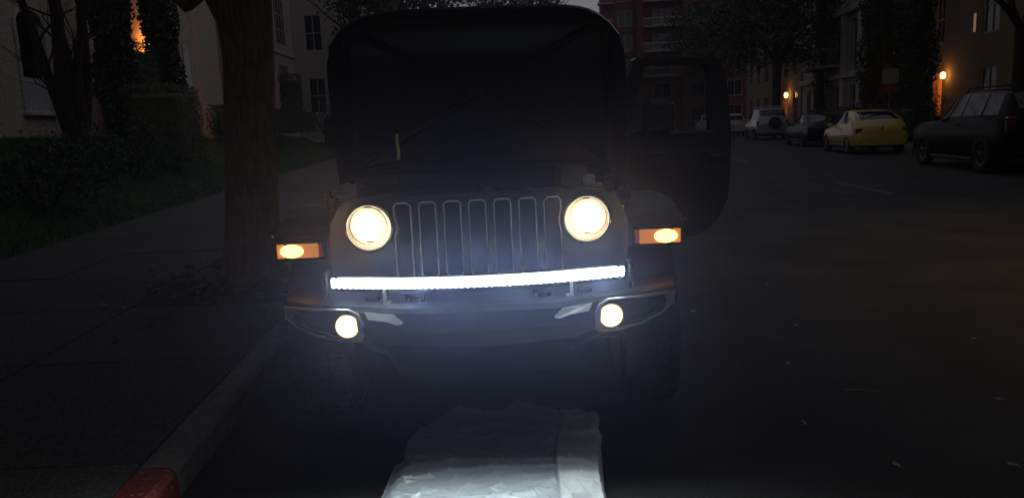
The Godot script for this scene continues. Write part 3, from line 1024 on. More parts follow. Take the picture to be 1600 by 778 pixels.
func jeep() -> void:
	var j := thing("off_road_vehicle", "dark boxy off-road vehicle with raised hood, lit round headlights and glowing light bar", "vehicle", Vector3(-0.15, 0, -3.43))
	var s: SurfaceTool
	# --- grille: a cut-out panel
	var g := CSGCombiner3D.new()
	g.name = "grille"
	j.add_child(g)
	var cp := CSGPolygon3D.new()
	cp.polygon = pv([-0.672, 0.775, 0.672, 0.775, 0.685, 0.93, 0.668, 1.06, 0.63, 1.125, 0.58, 1.155, 0.45, 1.168, -0.45, 1.168, -0.58, 1.155, -0.63, 1.125, -0.668, 1.06, -0.685, 0.93])
	cp.depth = 0.07
	cp.position.z = -0.07 + 0.07
	cp.material = M.paint
	g.add_child(cp)
	cp.position = Vector3(0, 0, 0)
	var slots := []
	for k in 7:
		var c := (k - 3) * 0.1138
		var poly := round_rect(c - 0.038, 0.79, c + 0.038, 1.134, 0.018, 3)
		if k == 0 or k == 6:
			# the outer slots bend round the headlights
			var sg := -1.0 if k == 0 else 1.0
			poly = PackedVector2Array()
			var xi := c - sg * 0.038
			poly.append(Vector2(xi, 0.79)); poly.append(Vector2(xi, 1.116)); poly.append(Vector2(xi + sg * 0.018, 1.134)); poly.append(Vector2(c + sg * 0.025, 1.134)); poly.append(Vector2(c + sg * 0.038, 1.118))
			for q in 9:
				var y := 1.105 - q * 0.0215
				var dd: float = 0.125 * 0.125 - (y - 1.028) * (y - 1.028)
				var lim: float = 0.4955 - (sqrt(dd) if dd > 0.0 else 0.0)
				poly.append(Vector2(sg * minf(absf(c) + 0.038, lim), y))
			poly.append(Vector2(c + sg * 0.038, 0.79))
		slots.append(poly)
		var cs := CSGPolygon3D.new()
		cs.operation = CSGShape3D.OPERATION_SUBTRACTION
		cs.polygon = poly
		cs.depth = 0.3
		cs.position.z = 0.1
		cs.material = M.paint
		g.add_child(cs)
	for sg in [-1.0, 1.0]:
		var cy := CSGCylinder3D.new()
		cy.operation = CSGShape3D.OPERATION_SUBTRACTION
		cy.radius = 0.112
		cy.height = 0.4
		cy.sides = 40
		cy.rotation_degrees.x = 90
		cy.position = Vector3(sg * 0.4955, 1.028, 0)
		cy.material = M.paint
		g.add_child(cy)
	# CSG extrudes towards -z: bring the front face to z = 0.0
	for k in 7:
		var poly: PackedVector2Array = slots[k]
		var pts := []
		for p in poly: pts.append(Vector3(p.x, p.y, 0.004))
		s = mb()
		tube(s, pts, [0.0042], 6, true)
		build(s, "slot_trim", M.satin_silver, j)
		s = mb()
		var c := (k - 3) * 0.1138
		cbox(s, Vector3(c, 0.96, -0.05), Vector3(0.09, 0.38, 0.012))
		build(s, "slot_insert", M.black_plastic, j)
	# --- headlights
	for sg in [-1.0, 1.0]:
		var c := Vector3(sg * 0.4955, 1.028, 0.0)
		var xf := Transform3D(Basis(Vector3.RIGHT, PI / 2), c)  # y -> z
		s = mb()
		lathe(s, [Vector2(0.098, 0.012), Vector2(0.103, 0.02), Vector2(0.109, 0.018), Vector2(0.113, 0.006), Vector2(0.113, -0.03), Vector2(0.1, -0.03), Vector2(0.098, 0.012)], 40, xf)
		var h := build(s, "headlight", M.chrome, j)
		s = mb()
		lathe(s, [Vector2(0.099, 0.004), Vector2(0.088, -0.012), Vector2(0.083, -0.03), Vector2(0.05, -0.055), Vector2(0.0005, -0.06)], 40, xf)
		build(s, "reflector_glow", M.head_rim, h)
		s = mb()
		lathe(s, [Vector2(0.0825, -0.008), Vector2(0.08, 0.004), Vector2(0.0665, 0.011)], 40, Transform3D(xf.basis, c + Vector3(-sg * -0.004, 0.006, 0)))
		build(s, "lens_edge", M.head_edge, h)
		s = mb()
		lathe(s, [Vector2(0.066, 0.0112), Vector2(0.05, 0.0165), Vector2(0.03, 0.02), Vector2(0.0005, 0.022)], 40, Transform3D(xf.basis, c + Vector3(-sg * -0.004, 0.006, 0)))
		build(s, "lamp_lens", M.head_lens, h)
		s = mb()
		lathe(s, [Vector2(0.0865, -0.01), Vector2(0.0862, 0.006), Vector2(0.0845, 0.007), Vector2(0.0842, -0.01)], 40, Transform3D(xf.basis, c + Vector3(-sg * -0.004, 0.006, 0)))
		build(s, "inner_ring", M.black_plastic, h)
		s = mb()
		cbox(s, c + Vector3(0, 0.094, 0.009), Vector3(0.03, 0.008, 0.006))
		cbox(s, c + Vector3(0.002, -0.062, 0.018), Vector3(0.03, 0.006, 0.004))
		build(s, "lens_mark", M.amber_reflector, h)
		spot(j, c + Vector3(0, 0, 0.07), Vector3(0, -0.08, 1.0), Color(1.0, 0.78, 0.48), 5.0, 22, 0.08)
	# --- fenders with the lit marker lamps
	for sg in [-1.0, 1.0]:
		s = mb()
		var rings := []
		# z, inner x, outer x, bottom y, top y
		for e in [[-0.02, 0.69, 0.93, 0.885, 1.0], [-0.05, 0.685, 0.95, 0.88, 1.035], [-0.14, 0.66, 0.965, 0.9, 1.075], [-0.35, 0.65, 0.97, 0.96, 1.10], [-0.62, 0.65, 0.97, 0.95, 1.09], [-0.85, 0.66, 0.965, 0.82, 0.97], [-1.08, 0.68, 0.95, 0.6, 0.7], [-1.14, 0.7, 0.93, 0.5, 0.55]]:
			var x0: float = e[1]
			var x1: float = e[2]
			var r := PackedVector3Array()
			for p in [[x0, e[3]], [x0, e[4]], [x1 - 0.07, e[4]], [x1 - 0.025, e[4] - 0.025], [x1, e[4] - 0.065], [x1, e[3] + 0.015], [x1 - 0.015, e[3]]]: r.append(Vector3(p[0] * sg, p[1], e[0]))
			rings.append(r)
		loft(s, rings, true, true, false)
		var f := build(s, "fender", M.grey_plastic, j)
		s = mb()
		cbox(s, Vector3(sg * 0.815, 0.936, -0.004), Vector3(0.232, 0.084, 0.03), 0.008)
		var mk := build(s, "marker_lamp", M.black_plastic, j)
		s = mb()
		cbox(s, Vector3(sg * 0.8, 0.936, 0.014), Vector3(0.135, 0.066, 0.012), 0.004)
		build(s, "amber_lens", M.amber_lens, mk)
		s = mb()
		cbox(s, Vector3(sg * 0.722, 0.936, 0.0135), Vector3(0.018, 0.066, 0.014), 0.003)
		build(s, "reflector", M.amber_reflector, mk)
		s = mb()
		lathe(s, [Vector2(0.034, 0), Vector2(0.031, 0.006), Vector2(0.02, 0.01), Vector2(0.0005, 0.012)], 20, Transform3D(Basis(Vector3(1.6, 0, 0), Vector3(0, 0, 1), Vector3(0, -0.92, 0)), Vector3(sg * 0.852, 0.936, 0.018)))
		build(s, "marker_bulb", M.amber_bulb, mk)
		s = mb()
		cbox(s, Vector3(sg * 0.905, 0.936, 0.01), Vector3(0.036, 0.066, 0.012), 0.004)
		build(s, "amber_lens", M.amber_lens, mk)
		var ol := OmniLight3D.new()
		ol.light_color = Color(1.0, 0.5, 0.12)
		ol.light_energy = 0.006
		ol.light_size = 0.02
		ol.omni_range = 10
		ol.omni_attenuation = 2
		ol.shadow_enabled = true
		ol.position = Vector3(sg * 0.858, 0.934, 0.075)
		j.add_child(ol)
		# small bright fasteners on the fender edge
		s = mb()
		lathe(s, [Vector2(0.007, 0), Vector2(0.006, 0.005), Vector2(0.0005, 0.006)], 8, Transform3D(Basis(Vector3.RIGHT, PI / 2), Vector3(sg * 0.955, 1.0, -0.045)))
		build(s, "fastener", M.chrome, f)
		# hood latch
		s = mb()
		cbox(s, Vector3(sg * 0.70, 1.12, -0.2), Vector3(0.05, 0.06, 0.09), 0.01)
		cbox(s, Vector3(sg * 0.715, 1.165, -0.19), Vector3(0.025, 0.05, 0.05), 0.006, Basis(Vector3.FORWARD, 0.4 * sg))
		build(s, "hood_latch", M.black_plastic, j)
	# --- light bar, bowed forward
	var bp := func(t: float, y: float, z: float) -> Vector3:
		return Vector3(t * 0.635, 0.833 + y, 0.352 - 0.105 * t * t + z)
	s = mb()
	var hr := []
	var lr := []
	for k in 33:
		var t := k / 16.0 - 1.0
		hr.append(PackedVector3Array([bp.call(t, -0.024, 0.0), bp.call(t, -0.03, -0.06), bp.call(t, 0.0, -0.075), bp.call(t, 0.016, -0.05), bp.call(t, 0.016, 0.0), bp.call(t, 0.012, 0.002), bp.call(t, -0.02, 0.002)]))
		var ring := PackedVector3Array()
		var taper := sqrt(maxf(0.0, 1.0 - pow(absf(t), 40.0)))
		for q in 14:
			var a := TAU * q / 14.0
			ring.append(bp.call(t * 0.985, sin(a) * (0.004 + 0.0195 * taper), 0.014 + cos(a) * 0.0135))
		lr.append(ring)
	loft(s, hr, true, true, false)
	var bar := build(s, "light_bar", M.aluminium, j)
	s = mb()
	loft(s, lr, true, true)
	build(s, "led_lens", M.led_strip, bar)
	s = mb()
	lathe(s, [Vector2(0.0112, 0.0), Vector2(0.0104, 0.004), Vector2(0.006, 0.0075), Vector2(0.0003, 0.009)], 12, Transform3D(Basis(Vector3.RIGHT, PI / 2), Vector3.ZERO))
	var chip := done(s, M.led_lens)
	for k in 50:
		var t := -0.962 + 1.924 * k / 49.0
		for y in [-0.0115, 0.0115]: put(chip, "led", bar, bp.call(t, y, 0.0265))
	for sg in [-1.0, 1.0]:
		s = mb()
		cbox(s, Vector3(sg * 0.652, 0.815, 0.225), Vector3(0.022, 0.11, 0.085), 0.006)
		for y in [-0.035, 0.035]: lathe(s, [Vector2(0.007, 0), Vector2(0.006, 0.006), Vector2(0.0005, 0.007)], 8, Transform3D(Basis(Vector3.RIGHT, PI / 2), Vector3(sg * 0.652, 0.815 + y, 0.268)))
		build(s, "end_bracket", M.aluminium, bar)
		s = mb()
		cbox(s, Vector3(sg * 0.395, 0.775, 0.295), Vector3(0.012, 0.09, 0.05), 0.004)
		cbox(s, Vector3(sg * 0.395, 0.738, 0.29), Vector3(0.05, 0.012, 0.06), 0.004)
		build(s, "mount_foot", M.silver_trim, bar)
		for y in [0.03, -0.03]:
			s = mb()
			cbox(s, Vector3(sg * 0.45, 0.76, 0.27), Vector3(0.06, 0.03, 0.05), 0.008)
		build(s, "mount_plate", M.black_plastic, bar)
	for k in 9:
		var t := (k - 4) * 0.23
		var p: Vector3 = bp.call(t, 0.0, 0.042)
		spot(j, p, Vector3(0, -0.1, 1.0), Color(0.93, 1.0, 1.0), LED / 9.0 * (1.25 - 0.75 * t * t), 82, 0.03)
	for k in 5:
		var t := (k - 2) * 0.38
		spot(j, bp.call(t, 0.0, 0.045), Vector3(t * 0.12, 0.04, 1.0), Color(0.76, 0.85, 1.0), 5.2, 22, 0.03)
	# --- bumper
	s = mb()
	var rings := []
	var xs := [-0.87, -0.85, -0.8, -0.72, -0.63, -0.55, -0.47, -0.4, -0.34, -0.2, 0.0, 0.2, 0.34, 0.4, 0.47, 0.55, 0.63, 0.72, 0.8, 0.85, 0.87]
	for x in xs:
		var a: float = absf(x)
		var low := lerpf(0.475, 0.50, smoothstep(0.0, 0.4, a))
		low = lerpf(low, 0.585, smoothstep(0.42, 0.52, a))
		low = lerpf(low, 0.655, smoothstep(0.6, 0.87, a))
		var top := lerpf(0.735, 0.748, smoothstep(0.3, 0.5, a))
		var z := bz(x) - (0.03 if a > 0.86 else 0.0)
		var mid := lerpf(low, top, 0.55)
		var under := 0.11 * (1.0 - smoothstep(0.3, 0.55, a)) + 0.01
		rings.append(PackedVector3Array([Vector3(x, top, z - 0.26), Vector3(x, top + 0.004, z - 0.045), Vector3(x, top - 0.008, z - 0.014), Vector3(x, top - 0.03, z), Vector3(x, mid, z), Vector3(x, lerpf(low, mid, 0.5), z - under * 0.25), Vector3(x, low + 0.012, z - under), Vector3(x, low, z - under - 0.015), Vector3(x, low, z - 0.26)]))
	loft(s, rings, true, true, false)
	var bumper := build(s, "bumper", M.black_plastic, j)
	s = mb()
	loft(s, [PackedVector3Array([Vector3(-0.42, 0.50, 0.24), Vector3(-0.42, 0.50, 0.0), Vector3(-0.38, 0.36, -0.1), Vector3(-0.38, 0.36, 0.12)]), PackedVector3Array([Vector3(0.42, 0.50, 0.24), Vector3(0.42, 0.50, 0.0), Vector3(0.38, 0.36, -0.1), Vector3(0.38, 0.36, 0.12)])], true, true, false)
	build(s, "skid_plate", M.flat_black, j)
	for sg in [-1.0, 1.0]:
		var out := [[0.486, 0.67], [0.506, 0.708], [0.545, 0.727], [0.70, 0.724], [0.853, 0.718], [0.849, 0.672], [0.79, 0.637], [0.69, 0.609], [0.59, 0.595], [0.50, 0.597], [0.487, 0.615]]
		s = mb()
		tube(s, on_bumper(out, 0.006, sg), [0.0065], 6, true)
		var bzl := build(s, "fog_bezel", M.silver_trim, bumper)
		s = mb()
		bumper_plate(s, out, 0.001, 0.004, sg)
		build(s, "bezel_panel", M.flat_black, bzl)
		s = mb()
		bumper_plate(s, [[0.488, 0.66], [0.506, 0.704], [0.53, 0.716], [0.512, 0.69], [0.507, 0.63], [0.53, 0.606], [0.6, 0.601], [0.59, 0.596], [0.502, 0.6], [0.49, 0.618]], 0.003, 0.012, sg)
		build(s, "bezel_blade", M.silver_trim, bzl)
		s = mb()
		bumper_plate(s, [[0.80, 0.717], [0.85, 0.716], [0.846, 0.675], [0.795, 0.643], [0.812, 0.68]], 0.003, 0.009, sg)
		build(s, "bezel_end", M.silver_trim, bzl)
		s = mb()
		bumper_plate(s, [[0.315, 0.672], [0.352, 0.706], [0.475, 0.718], [0.458, 0.690], [0.38, 0.682], [0.335, 0.668]], -0.004, 0.006, sg, 0.55)
		build(s, "blade_trim", M.silver_trim, bumper)
		var c := Vector3(sg * 0.553, 0.659, bz(0.553) + 0.008)
		var xf := Transform3D(Basis(Vector3.RIGHT, PI / 2), c)
		s = mb()
		lathe(s, [Vector2(0.053, -0.01), Vector2(0.056, 0.008), Vector2(0.051, 0.01), Vector2(0.05, -0.005)], 28, xf)
		var fl := build(s, "fog_light", M.flat_black, bumper)
		s = mb()
		lathe(s, [Vector2(0.05, 0.002), Vector2(0.046, 0.009), Vector2(0.0405, 0.011)], 28, xf)
		build(s, "lens_edge", M.fog_edge, fl)
		s = mb()
		lathe(s, [Vector2(0.04, 0.0112), Vector2(0.025, 0.0145), Vector2(0.0005, 0.016)], 28, xf)
		build(s, "lamp_lens", M.fog_lens, fl)
		spot(j, c + Vector3(0, 0, 0.055), Vector3(0, -0.1, 1), Color(1.0, 0.82, 0.55), 0.7, 50, 0.045)
		# tow hook recess
		s = mb()
		tube(s, [Vector3(sg * 0.30, 0.745, 0.27), Vector3(sg * 0.30, 0.775, 0.31), Vector3(sg * 0.27, 0.778, 0.34), Vector3(sg * 0.24, 0.775, 0.31), Vector3(sg * 0.24, 0.745, 0.27)], [0.012], 7)
		build(s, "tow_hook", M.flat_black, bumper)
	# --- engine bay
	s = mb()
	for sg in [-1.0, 1.0]: cbox(s, Vector3(sg * 0.66, 0.85, -0.6), Vector3(0.04, 0.46, 1.06), 0.01)
	cbox(s, Vector3(0, 1.0, -1.14), Vector3(1.44, 0.42, 0.05), 0.01)
	cbox(s, Vector3(0, 0.62, -0.6), Vector3(1.28, 0.04, 1.04), 0.01)
	cbox(s, Vector3(0, 1.135, -0.115), Vector3(1.24, 0.035, 0.11), 0.012)
	build(s, "engine_bay", M.flat_black, j)
	s = mb()
	cbox(s, Vector3(-0.02, 1.03, -0.62), Vector3(0.5, 0.16, 0.55), 0.05)
	for k in 4: cbox(s, Vector3(-0.17 + k * 0.1, 1.115, -0.62), Vector3(0.05, 0.02, 0.46), 0.008)
	build(s, "engine_cover", M.black_plastic, j)
	s = mb()
	cbox(s, Vector3(0.44, 1.04, -0.35), Vector3(0.28, 0.2, 0.3), 0.03)
	tube(s, [Vector3(0.36, 1.06, -0.5), Vector3(0.25, 1.09, -0.6), Vector3(0.1, 1.09, -0.75)], [0.045], 10)
	build(s, "air_box", M.black_plastic, j)
	s = mb()
	cbox(s, Vector3(0.50, 1.12, -0.75), Vector3(0.2, 0.22, 0.26), 0.03)
	build(s, "battery", M.flat_black, j)
	s = mb()
	cbox(s, Vector3(0.545, 1.15, -0.17), Vector3(0.11, 0.05, 0.1), 0.015)
	build(s, "reservoir", M.grey_plastic, j)
	s = mb()
	lathe(s, [Vector2(0.03, 0), Vector2(0.03, 0.03), Vector2(0.02, 0.04), Vector2(0.0005, 0.04)], 14, Transform3D(Basis.IDENTITY, Vector3(0.54, 1.17, -0.28)))
	build(s, "filler_cap", M.reservoir, j)
	s = mb()
	tube(s, [Vector3(-0.5, 1.08, -0.2), Vector3(-0.4, 1.13, -0.35), Vector3(-0.2, 1.12, -0.4)], [0.028], 9)
	build(s, "radiator_hose", M.rubber, j)
	# --- raised hood
	var hinge := Vector3(0, 1.21, -1.17)
	var fwd := (Vector3(0, 2.085, -0.655) - hinge)
	var up := fwd.normalized()
	var under := Vector3(1, 0, 0).cross(up).normalized()  # towards the engine bay
	if under.z < 0: under = -under
	var hp := func(u: float, v: float, o: float) -> Vector3:
		var w := lerpf(0.855, 0.775, v)
		var corner := 1.0 - 0.125 * pow(absf(u), 7.0) * smoothstep(0.55, 1.0, v)
		var x := u * w * (1.0 - 0.035 * smoothstep(0.8, 1.0, v) * pow(absf(u), 3.0))
		var curl := 0.085 * pow(absf(u), 7.0) + 0.03 * u * u + 0.05 * smoothstep(0.9, 1.0, v)
		return hinge + up * fwd.length() * (v * corner) + Vector3(x, 0, 0) + under * (curl + o)
	s = mb()
	s.set_smooth_group(0)
	var nu := 28
	var nv := 14
	for lay in 2:
		var o := -0.03 if lay == 0 else 0.0
		for i in nu:
			for k in nv:
				var u0 := 2.0 * i / nu - 1.0
				var u1 := 2.0 * (i + 1) / nu - 1.0
				var v0 := float(k) / nv
				var v1 := float(k + 1) / nv
				quad(s, hp.call(u0, v0, o), hp.call(u1, v0, o), hp.call(u1, v1, o), hp.call(u0, v1, o))
	s.set_smooth_group(-1)
	for i in nu:
		var u0 := 2.0 * i / nu - 1.0
		var u1 := 2.0 * (i + 1) / nu - 1.0
		quad(s, hp.call(u0, 1.0, -0.03), hp.call(u1, 1.0, -0.03), hp.call(u1, 1.0, 0.0), hp.call(u0, 1.0, 0.0))
	for k in nv:
		for u in [-1.0, 1.0]: quad(s, hp.call(u, float(k) / nv, -0.03), hp.call(u, float(k + 1) / nv, -0.03), hp.call(u, float(k + 1) / nv, 0.0), hp.call(u, float(k) / nv, 0.0))
	var hood := build(s, "hood", M.paint, j)
	s = mb()
	for e in [[-0.86, 0.08, 0.0, 0.5], [0.86, 0.08, 0.0, 0.5], [-0.86, 0.92, 0.0, 0.5], [0.86, 0.92, 0.0, 0.5]]:
		var pts := []
		for k in 9: pts.append(hp.call(lerpf(e[0], e[2], k / 8.0), lerpf(e[1], e[3], k / 8.0), 0.006))
		tube(s, pts, [0.022], 6)
	for u in [-0.88, 0.88]:
		var pts := []
		for k in 9: pts.append(hp.call(u, lerpf(0.06, 0.94, k / 8.0), 0.006))
		tube(s, pts, [0.026], 6)
	for v in [0.06, 0.94]:
		var pts := []
		for k in 13: pts.append(hp.call(lerpf(-0.88, 0.88, k / 12.0), v, 0.006))
		tube(s, pts, [0.026], 6)
	build(s, "hood_frame", M.flat_black, hood)
	var hb := Basis(Vector3(1, 0, 0), up, under)
	s = mb()
	cbox(s, Vector3(-0.367, 0, 0) + hinge + up * fwd.length() * 0.935 + under * 0.03, Vector3(0.155, 0.022, 0.014), 0.004, hb)
	build(s, "striker_plate", M.silver_trim, hood)
	s = mb()
	cbox(s, Vector3(0.318, 0, 0) + hinge + up * fwd.length() * 0.93 + under * 0.03, Vector3(0.014, 0.026, 0.012), 0.003, hb)
	build(s, "rubber_stop", M.silver_trim, hood)
	s = mb()
	tube(s, [Vector3(-0.355, 1.13, -0.1), Vector3(-0.36, 1.32, -0.13), Vector3(-0.371, 1.44, -0.2), Vector3(-0.40, 1.62, -0.37), Vector3(-0.43, 1.86, -0.70)], [0.0055], 7)
	var rod := build(s, "prop_rod", M.flat_black, j)
	s = mb()
	tube(s, [Vector3(-0.361, 1.325, -0.131), Vector3(-0.362, 1.36, -0.15), Vector3(-0.369, 1.40, -0.175), Vector3(-0.371, 1.44, -0.2)], [0.0082], 8)
	build(s, "grip_sleeve", M.prop_sleeve, rod)
	# --- cowl, windscreen, roof, body
	s = mb()
	cbox(s, Vector3(0, 1.16, -1.3), Vector3(1.5, 0.1, 0.24), 0.03)
	build(s, "cowl", M.paint, j)
	s = mb()
	var scr := [Vector3(0, 1.22, -1.42), Vector3(0, 1.79, -1.70)]
	for sg in [-1.0, 1.0]: tube(s, [scr[0] + Vector3(sg * 0.70, 0, 0), scr[1] + Vector3(sg * 0.665, 0, 0)], [0.045], 8)
	tube(s, [scr[0] + Vector3(-0.7, 0, 0), scr[0] + Vector3(0.7, 0, 0)], [0.04], 8)
	tube(s, [scr[1] + Vector3(-0.665, 0, 0), scr[1] + Vector3(0.665, 0, 0)], [0.04], 8)
	var ws := build(s, "windscreen_frame", M.paint, j)
	s = mb()
	quad(s, scr[0] + Vector3(-0.69, 0, 0), scr[0] + Vector3(0.69, 0, 0), scr[1] + Vector3(0.655, 0, 0), scr[1] + Vector3(-0.655, 0, 0))
	build(s, "windscreen", M.car_glass, ws)
	s = mb()
	cbox(s, Vector3(0, 1.80, -2.55), Vector3(1.42, 0.07, 1.75), 0.03)
	for z in [-2.55, -3.4]:
		for sg in [-1.0, 1.0]: cbox(s, Vector3(sg * 0.68, 1.5, z), Vector3(0.09, 0.6, 0.12), 0.02)
	cbox(s, Vector3(0, 1.5, -3.42), Vector3(1.28, 0.6, 0.04), 0.01)
	build(s, "hard_top", M.flat_black, j)
	s = mb()
	# tub: floor, rear body, left side with closed door, sills
	cbox(s, Vector3(0, 0.55, -2.35), Vector3(1.44, 0.1, 2.2), 0.02)
	cbox(s, Vector3(0, 0.88, -3.05), Vector3(1.5, 0.66, 0.85), 0.04)
	cbox(s, Vector3(0.74, 0.57, -2.05), Vector3(0.1, 0.16, 1.2), 0.02)
	cbox(s, Vector3(-0.74, 0.57, -2.05), Vector3(0.1, 0.16, 1.2), 0.02)
	cbox(s, Vector3(0.735, 0.88, -1.32), Vector3(0.09, 0.5, 0.36), 0.02)
	cbox(s, Vector3(-0.735, 0.88, -1.32), Vector3(0.09, 0.5, 0.36), 0.02)
	build(s, "body_tub", M.paint, j)
	s = mb()
	cbox(s, Vector3(0, 1.05, -1.55), Vector3(1.36, 0.32, 0.3), 0.06)
	tube(s, [Vector3(0.36, 1.1, -1.68), Vector3(0.36, 1.14, -1.8)], [0.03], 8)
	var wr := []
	for k in 18: wr.append(Vector3(0.36 + cos(TAU * k / 18.0) * 0.18, 1.15 + sin(TAU * k / 18.0) * 0.17, -1.82 + sin(TAU * k / 18.0) * 0.05))
	tube(s, wr, [0.016], 7, true)
	build(s, "dashboard", M.seat_cloth, j)
	for sg in [-1.0, 1.0]:
		s = mb()
		cbox(s, Vector3(sg * 0.36, 0.78, -2.3), Vector3(0.5, 0.16, 0.5), 0.06)
		cbox(s, Vector3(sg * 0.36, 1.12, -2.56), Vector3(0.48, 0.62, 0.14), 0.05, Basis(Vector3.RIGHT, -0.2))
		cbox(s, Vector3(sg * 0.36, 1.52, -2.64), Vector3(0.26, 0.17, 0.1), 0.04)
		build(s, "seat", M.seat_cloth, j)
	door(j, Vector3(0.80, 0, -1.5), 18.0, 1.0)
	door(j, Vector3(-0.79, 0, -1.5), 90.0, -1.0)
	# --- running gear
	for sg in [-1.0, 1.0]:
		wheel_mesh(j, Vector3(sg * 0.815, 0.395, -0.48), 0.395, 0.285, sg, 7, M.rim)
		wheel_mesh(j, Vector3(sg * 0.815, 0.395, -2.95), 0.395, 0.285, sg, 7, M.rim)
		s = mb()
		cbox(s, Vector3(sg * 0.42, 0.52, -1.6), Vector3(0.09, 0.14, 3.4), 0.01)
		build(s, "frame_rail", M.flat_black, j)
		s = mb()
		var wl := []
		for k in 9:
			var a := PI * k / 8.0
			wl.append(PackedVector3Array([Vector3(sg * 0.64, 0.45 + sin(a) * 0.47, -0.48 + cos(a) * 0.46), Vector3(sg * 0.93, 0.45 + sin(a) * 0.47, -0.48 + cos(a) * 0.46)]))
		loft(s, wl, false, false)
		build(s, "wheel_liner", M.flat_black, j)
	s = mb()
	tube(s, [Vector3(-0.7, 0.38, -0.48), Vector3(-0.25, 0.38, -0.48), Vector3(0.7, 0.38, -0.48)], [0.05], 9)
	lathe(s, [Vector2(0.01, -0.13), Vector2(0.11, -0.09), Vector2(0.13, 0), Vector2(0.11, 0.09), Vector2(0.01, 0.13)], 14, Transform3D(Basis(Vector3.RIGHT, PI / 2), Vector3(0.25, 0.38, -0.48)))
	tube(s, [Vector3(-0.6, 0.42, -0.3), Vector3(0.6, 0.46, -0.3)], [0.02], 7)
	build(s, "front_axle", M.flat_black, j)
	s = mb()
	tube(s, [Vector3(-0.7, 0.38, -2.95), Vector3(0.7, 0.38, -2.95)], [0.05], 9)
	build(s, "rear_axle", M.flat_black, j)

func door(j: Node3D, hinge: Vector3, turn: float, sg: float) -> void:
	var s := mb()
	# outline in door coordinates: x from the hinge to the free edge, z outwards
	var parts := [
		[0.0, 0.70, 0.03, 0.665, 0.62, 0.665, 0.74, 0.70, 0.83, 0.78, 0.895, 0.9, 0.915, 1.05, 0.92, 1.36, 0.02, 1.36, 0.0, 1.2],
		[0.02, 1.36, 0.12, 1.36, 0.275, 1.805, 0.21, 1.855, 0.19, 1.84],
		[0.21, 1.855, 0.275, 1.805, 0.70, 1.805, 0.84, 1.80, 0.83, 1.83, 0.79, 1.855],
		[0.70, 1.805, 0.735, 1.79, 0.75, 1.76, 0.765, 1.36, 0.92, 1.36, 0.895, 1.62, 0.865, 1.76, 0.84, 1.80]]
	for p in parts: extrude(s, pv(p), -0.055, 0.0)
	var d := build(s, "driver_door" if sg > 0 else "passenger_door", M.paint, j, hinge)
	d.rotation_degrees.y = turn
	var f := 0.0 if sg > 0 else -0.055
	var oz := 1.0 if sg > 0 else -1.0
	s = mb()
	extrude(s, pv([0.12, 1.36, 0.275, 1.805, 0.70, 1.805, 0.735, 1.79, 0.75, 1.76, 0.765, 1.36]), -0.032, -0.028)
	build(s, "door_window", M.door_glass, d)
	s = mb()
	tube(s, [Vector3(0.1, 1.362, f + 0.004 * oz), Vector3(0.78, 1.362, f + 0.004 * oz)], [0.011], 6)
	build(s, "window_seal", M.grey_plastic, d)
	s = mb()
	cbox(s, Vector3(0.80, 1.19, f + 0.012 * oz), Vector3(0.15, 0.045, 0.03), 0.01)
	lathe(s, [Vector2(0.016, 0), Vector2(0.014, 0.012), Vector2(0.0005, 0.013)], 10, Transform3D(Basis(Vector3.RIGHT, PI / 2 * oz), Vector3(0.845, 1.155, f + 0.008 * oz)))
	build(s, "handle", M.black_plastic, d)
	s = mb()
	tube(s, [Vector3(0.02, 1.235, f), Vector3(0.9, 1.235, f)], [0.006], 6)
	build(s, "body_crease", M.paint, d)
	for y in [0.82, 1.16]:
		s = mb()
		cbox(s, Vector3(0.02, y, f + 0.02 * oz), Vector3(0.1, 0.06, 0.04), 0.008)
		build(s, "hinge", M.paint, d)
	s = mb()
	cbox(s, Vector3(0.26, 1.47, f + 0.17 * oz), Vector3(0.19, 0.22, 0.11), 0.03)
	tube(s, [Vector3(0.17, 1.36, f), Vector3(0.2, 1.38, f + 0.1 * oz), Vector3(0.24, 1.4, f + 0.16 * oz)], [0.03, 0.025, 0.025], 8)
	var mr := build(s, "side_mirror", M.black_plastic, d)
	s = mb()
	cbox(s, Vector3(0.358, 1.47, f + 0.17 * oz), Vector3(0.006, 0.18, 0.085), 0.002)
	build(s, "mirror_glass", M.chrome, mr)

# ---------------------------------------------------------------- parked cars (front faces -z)
const LED := 2.0

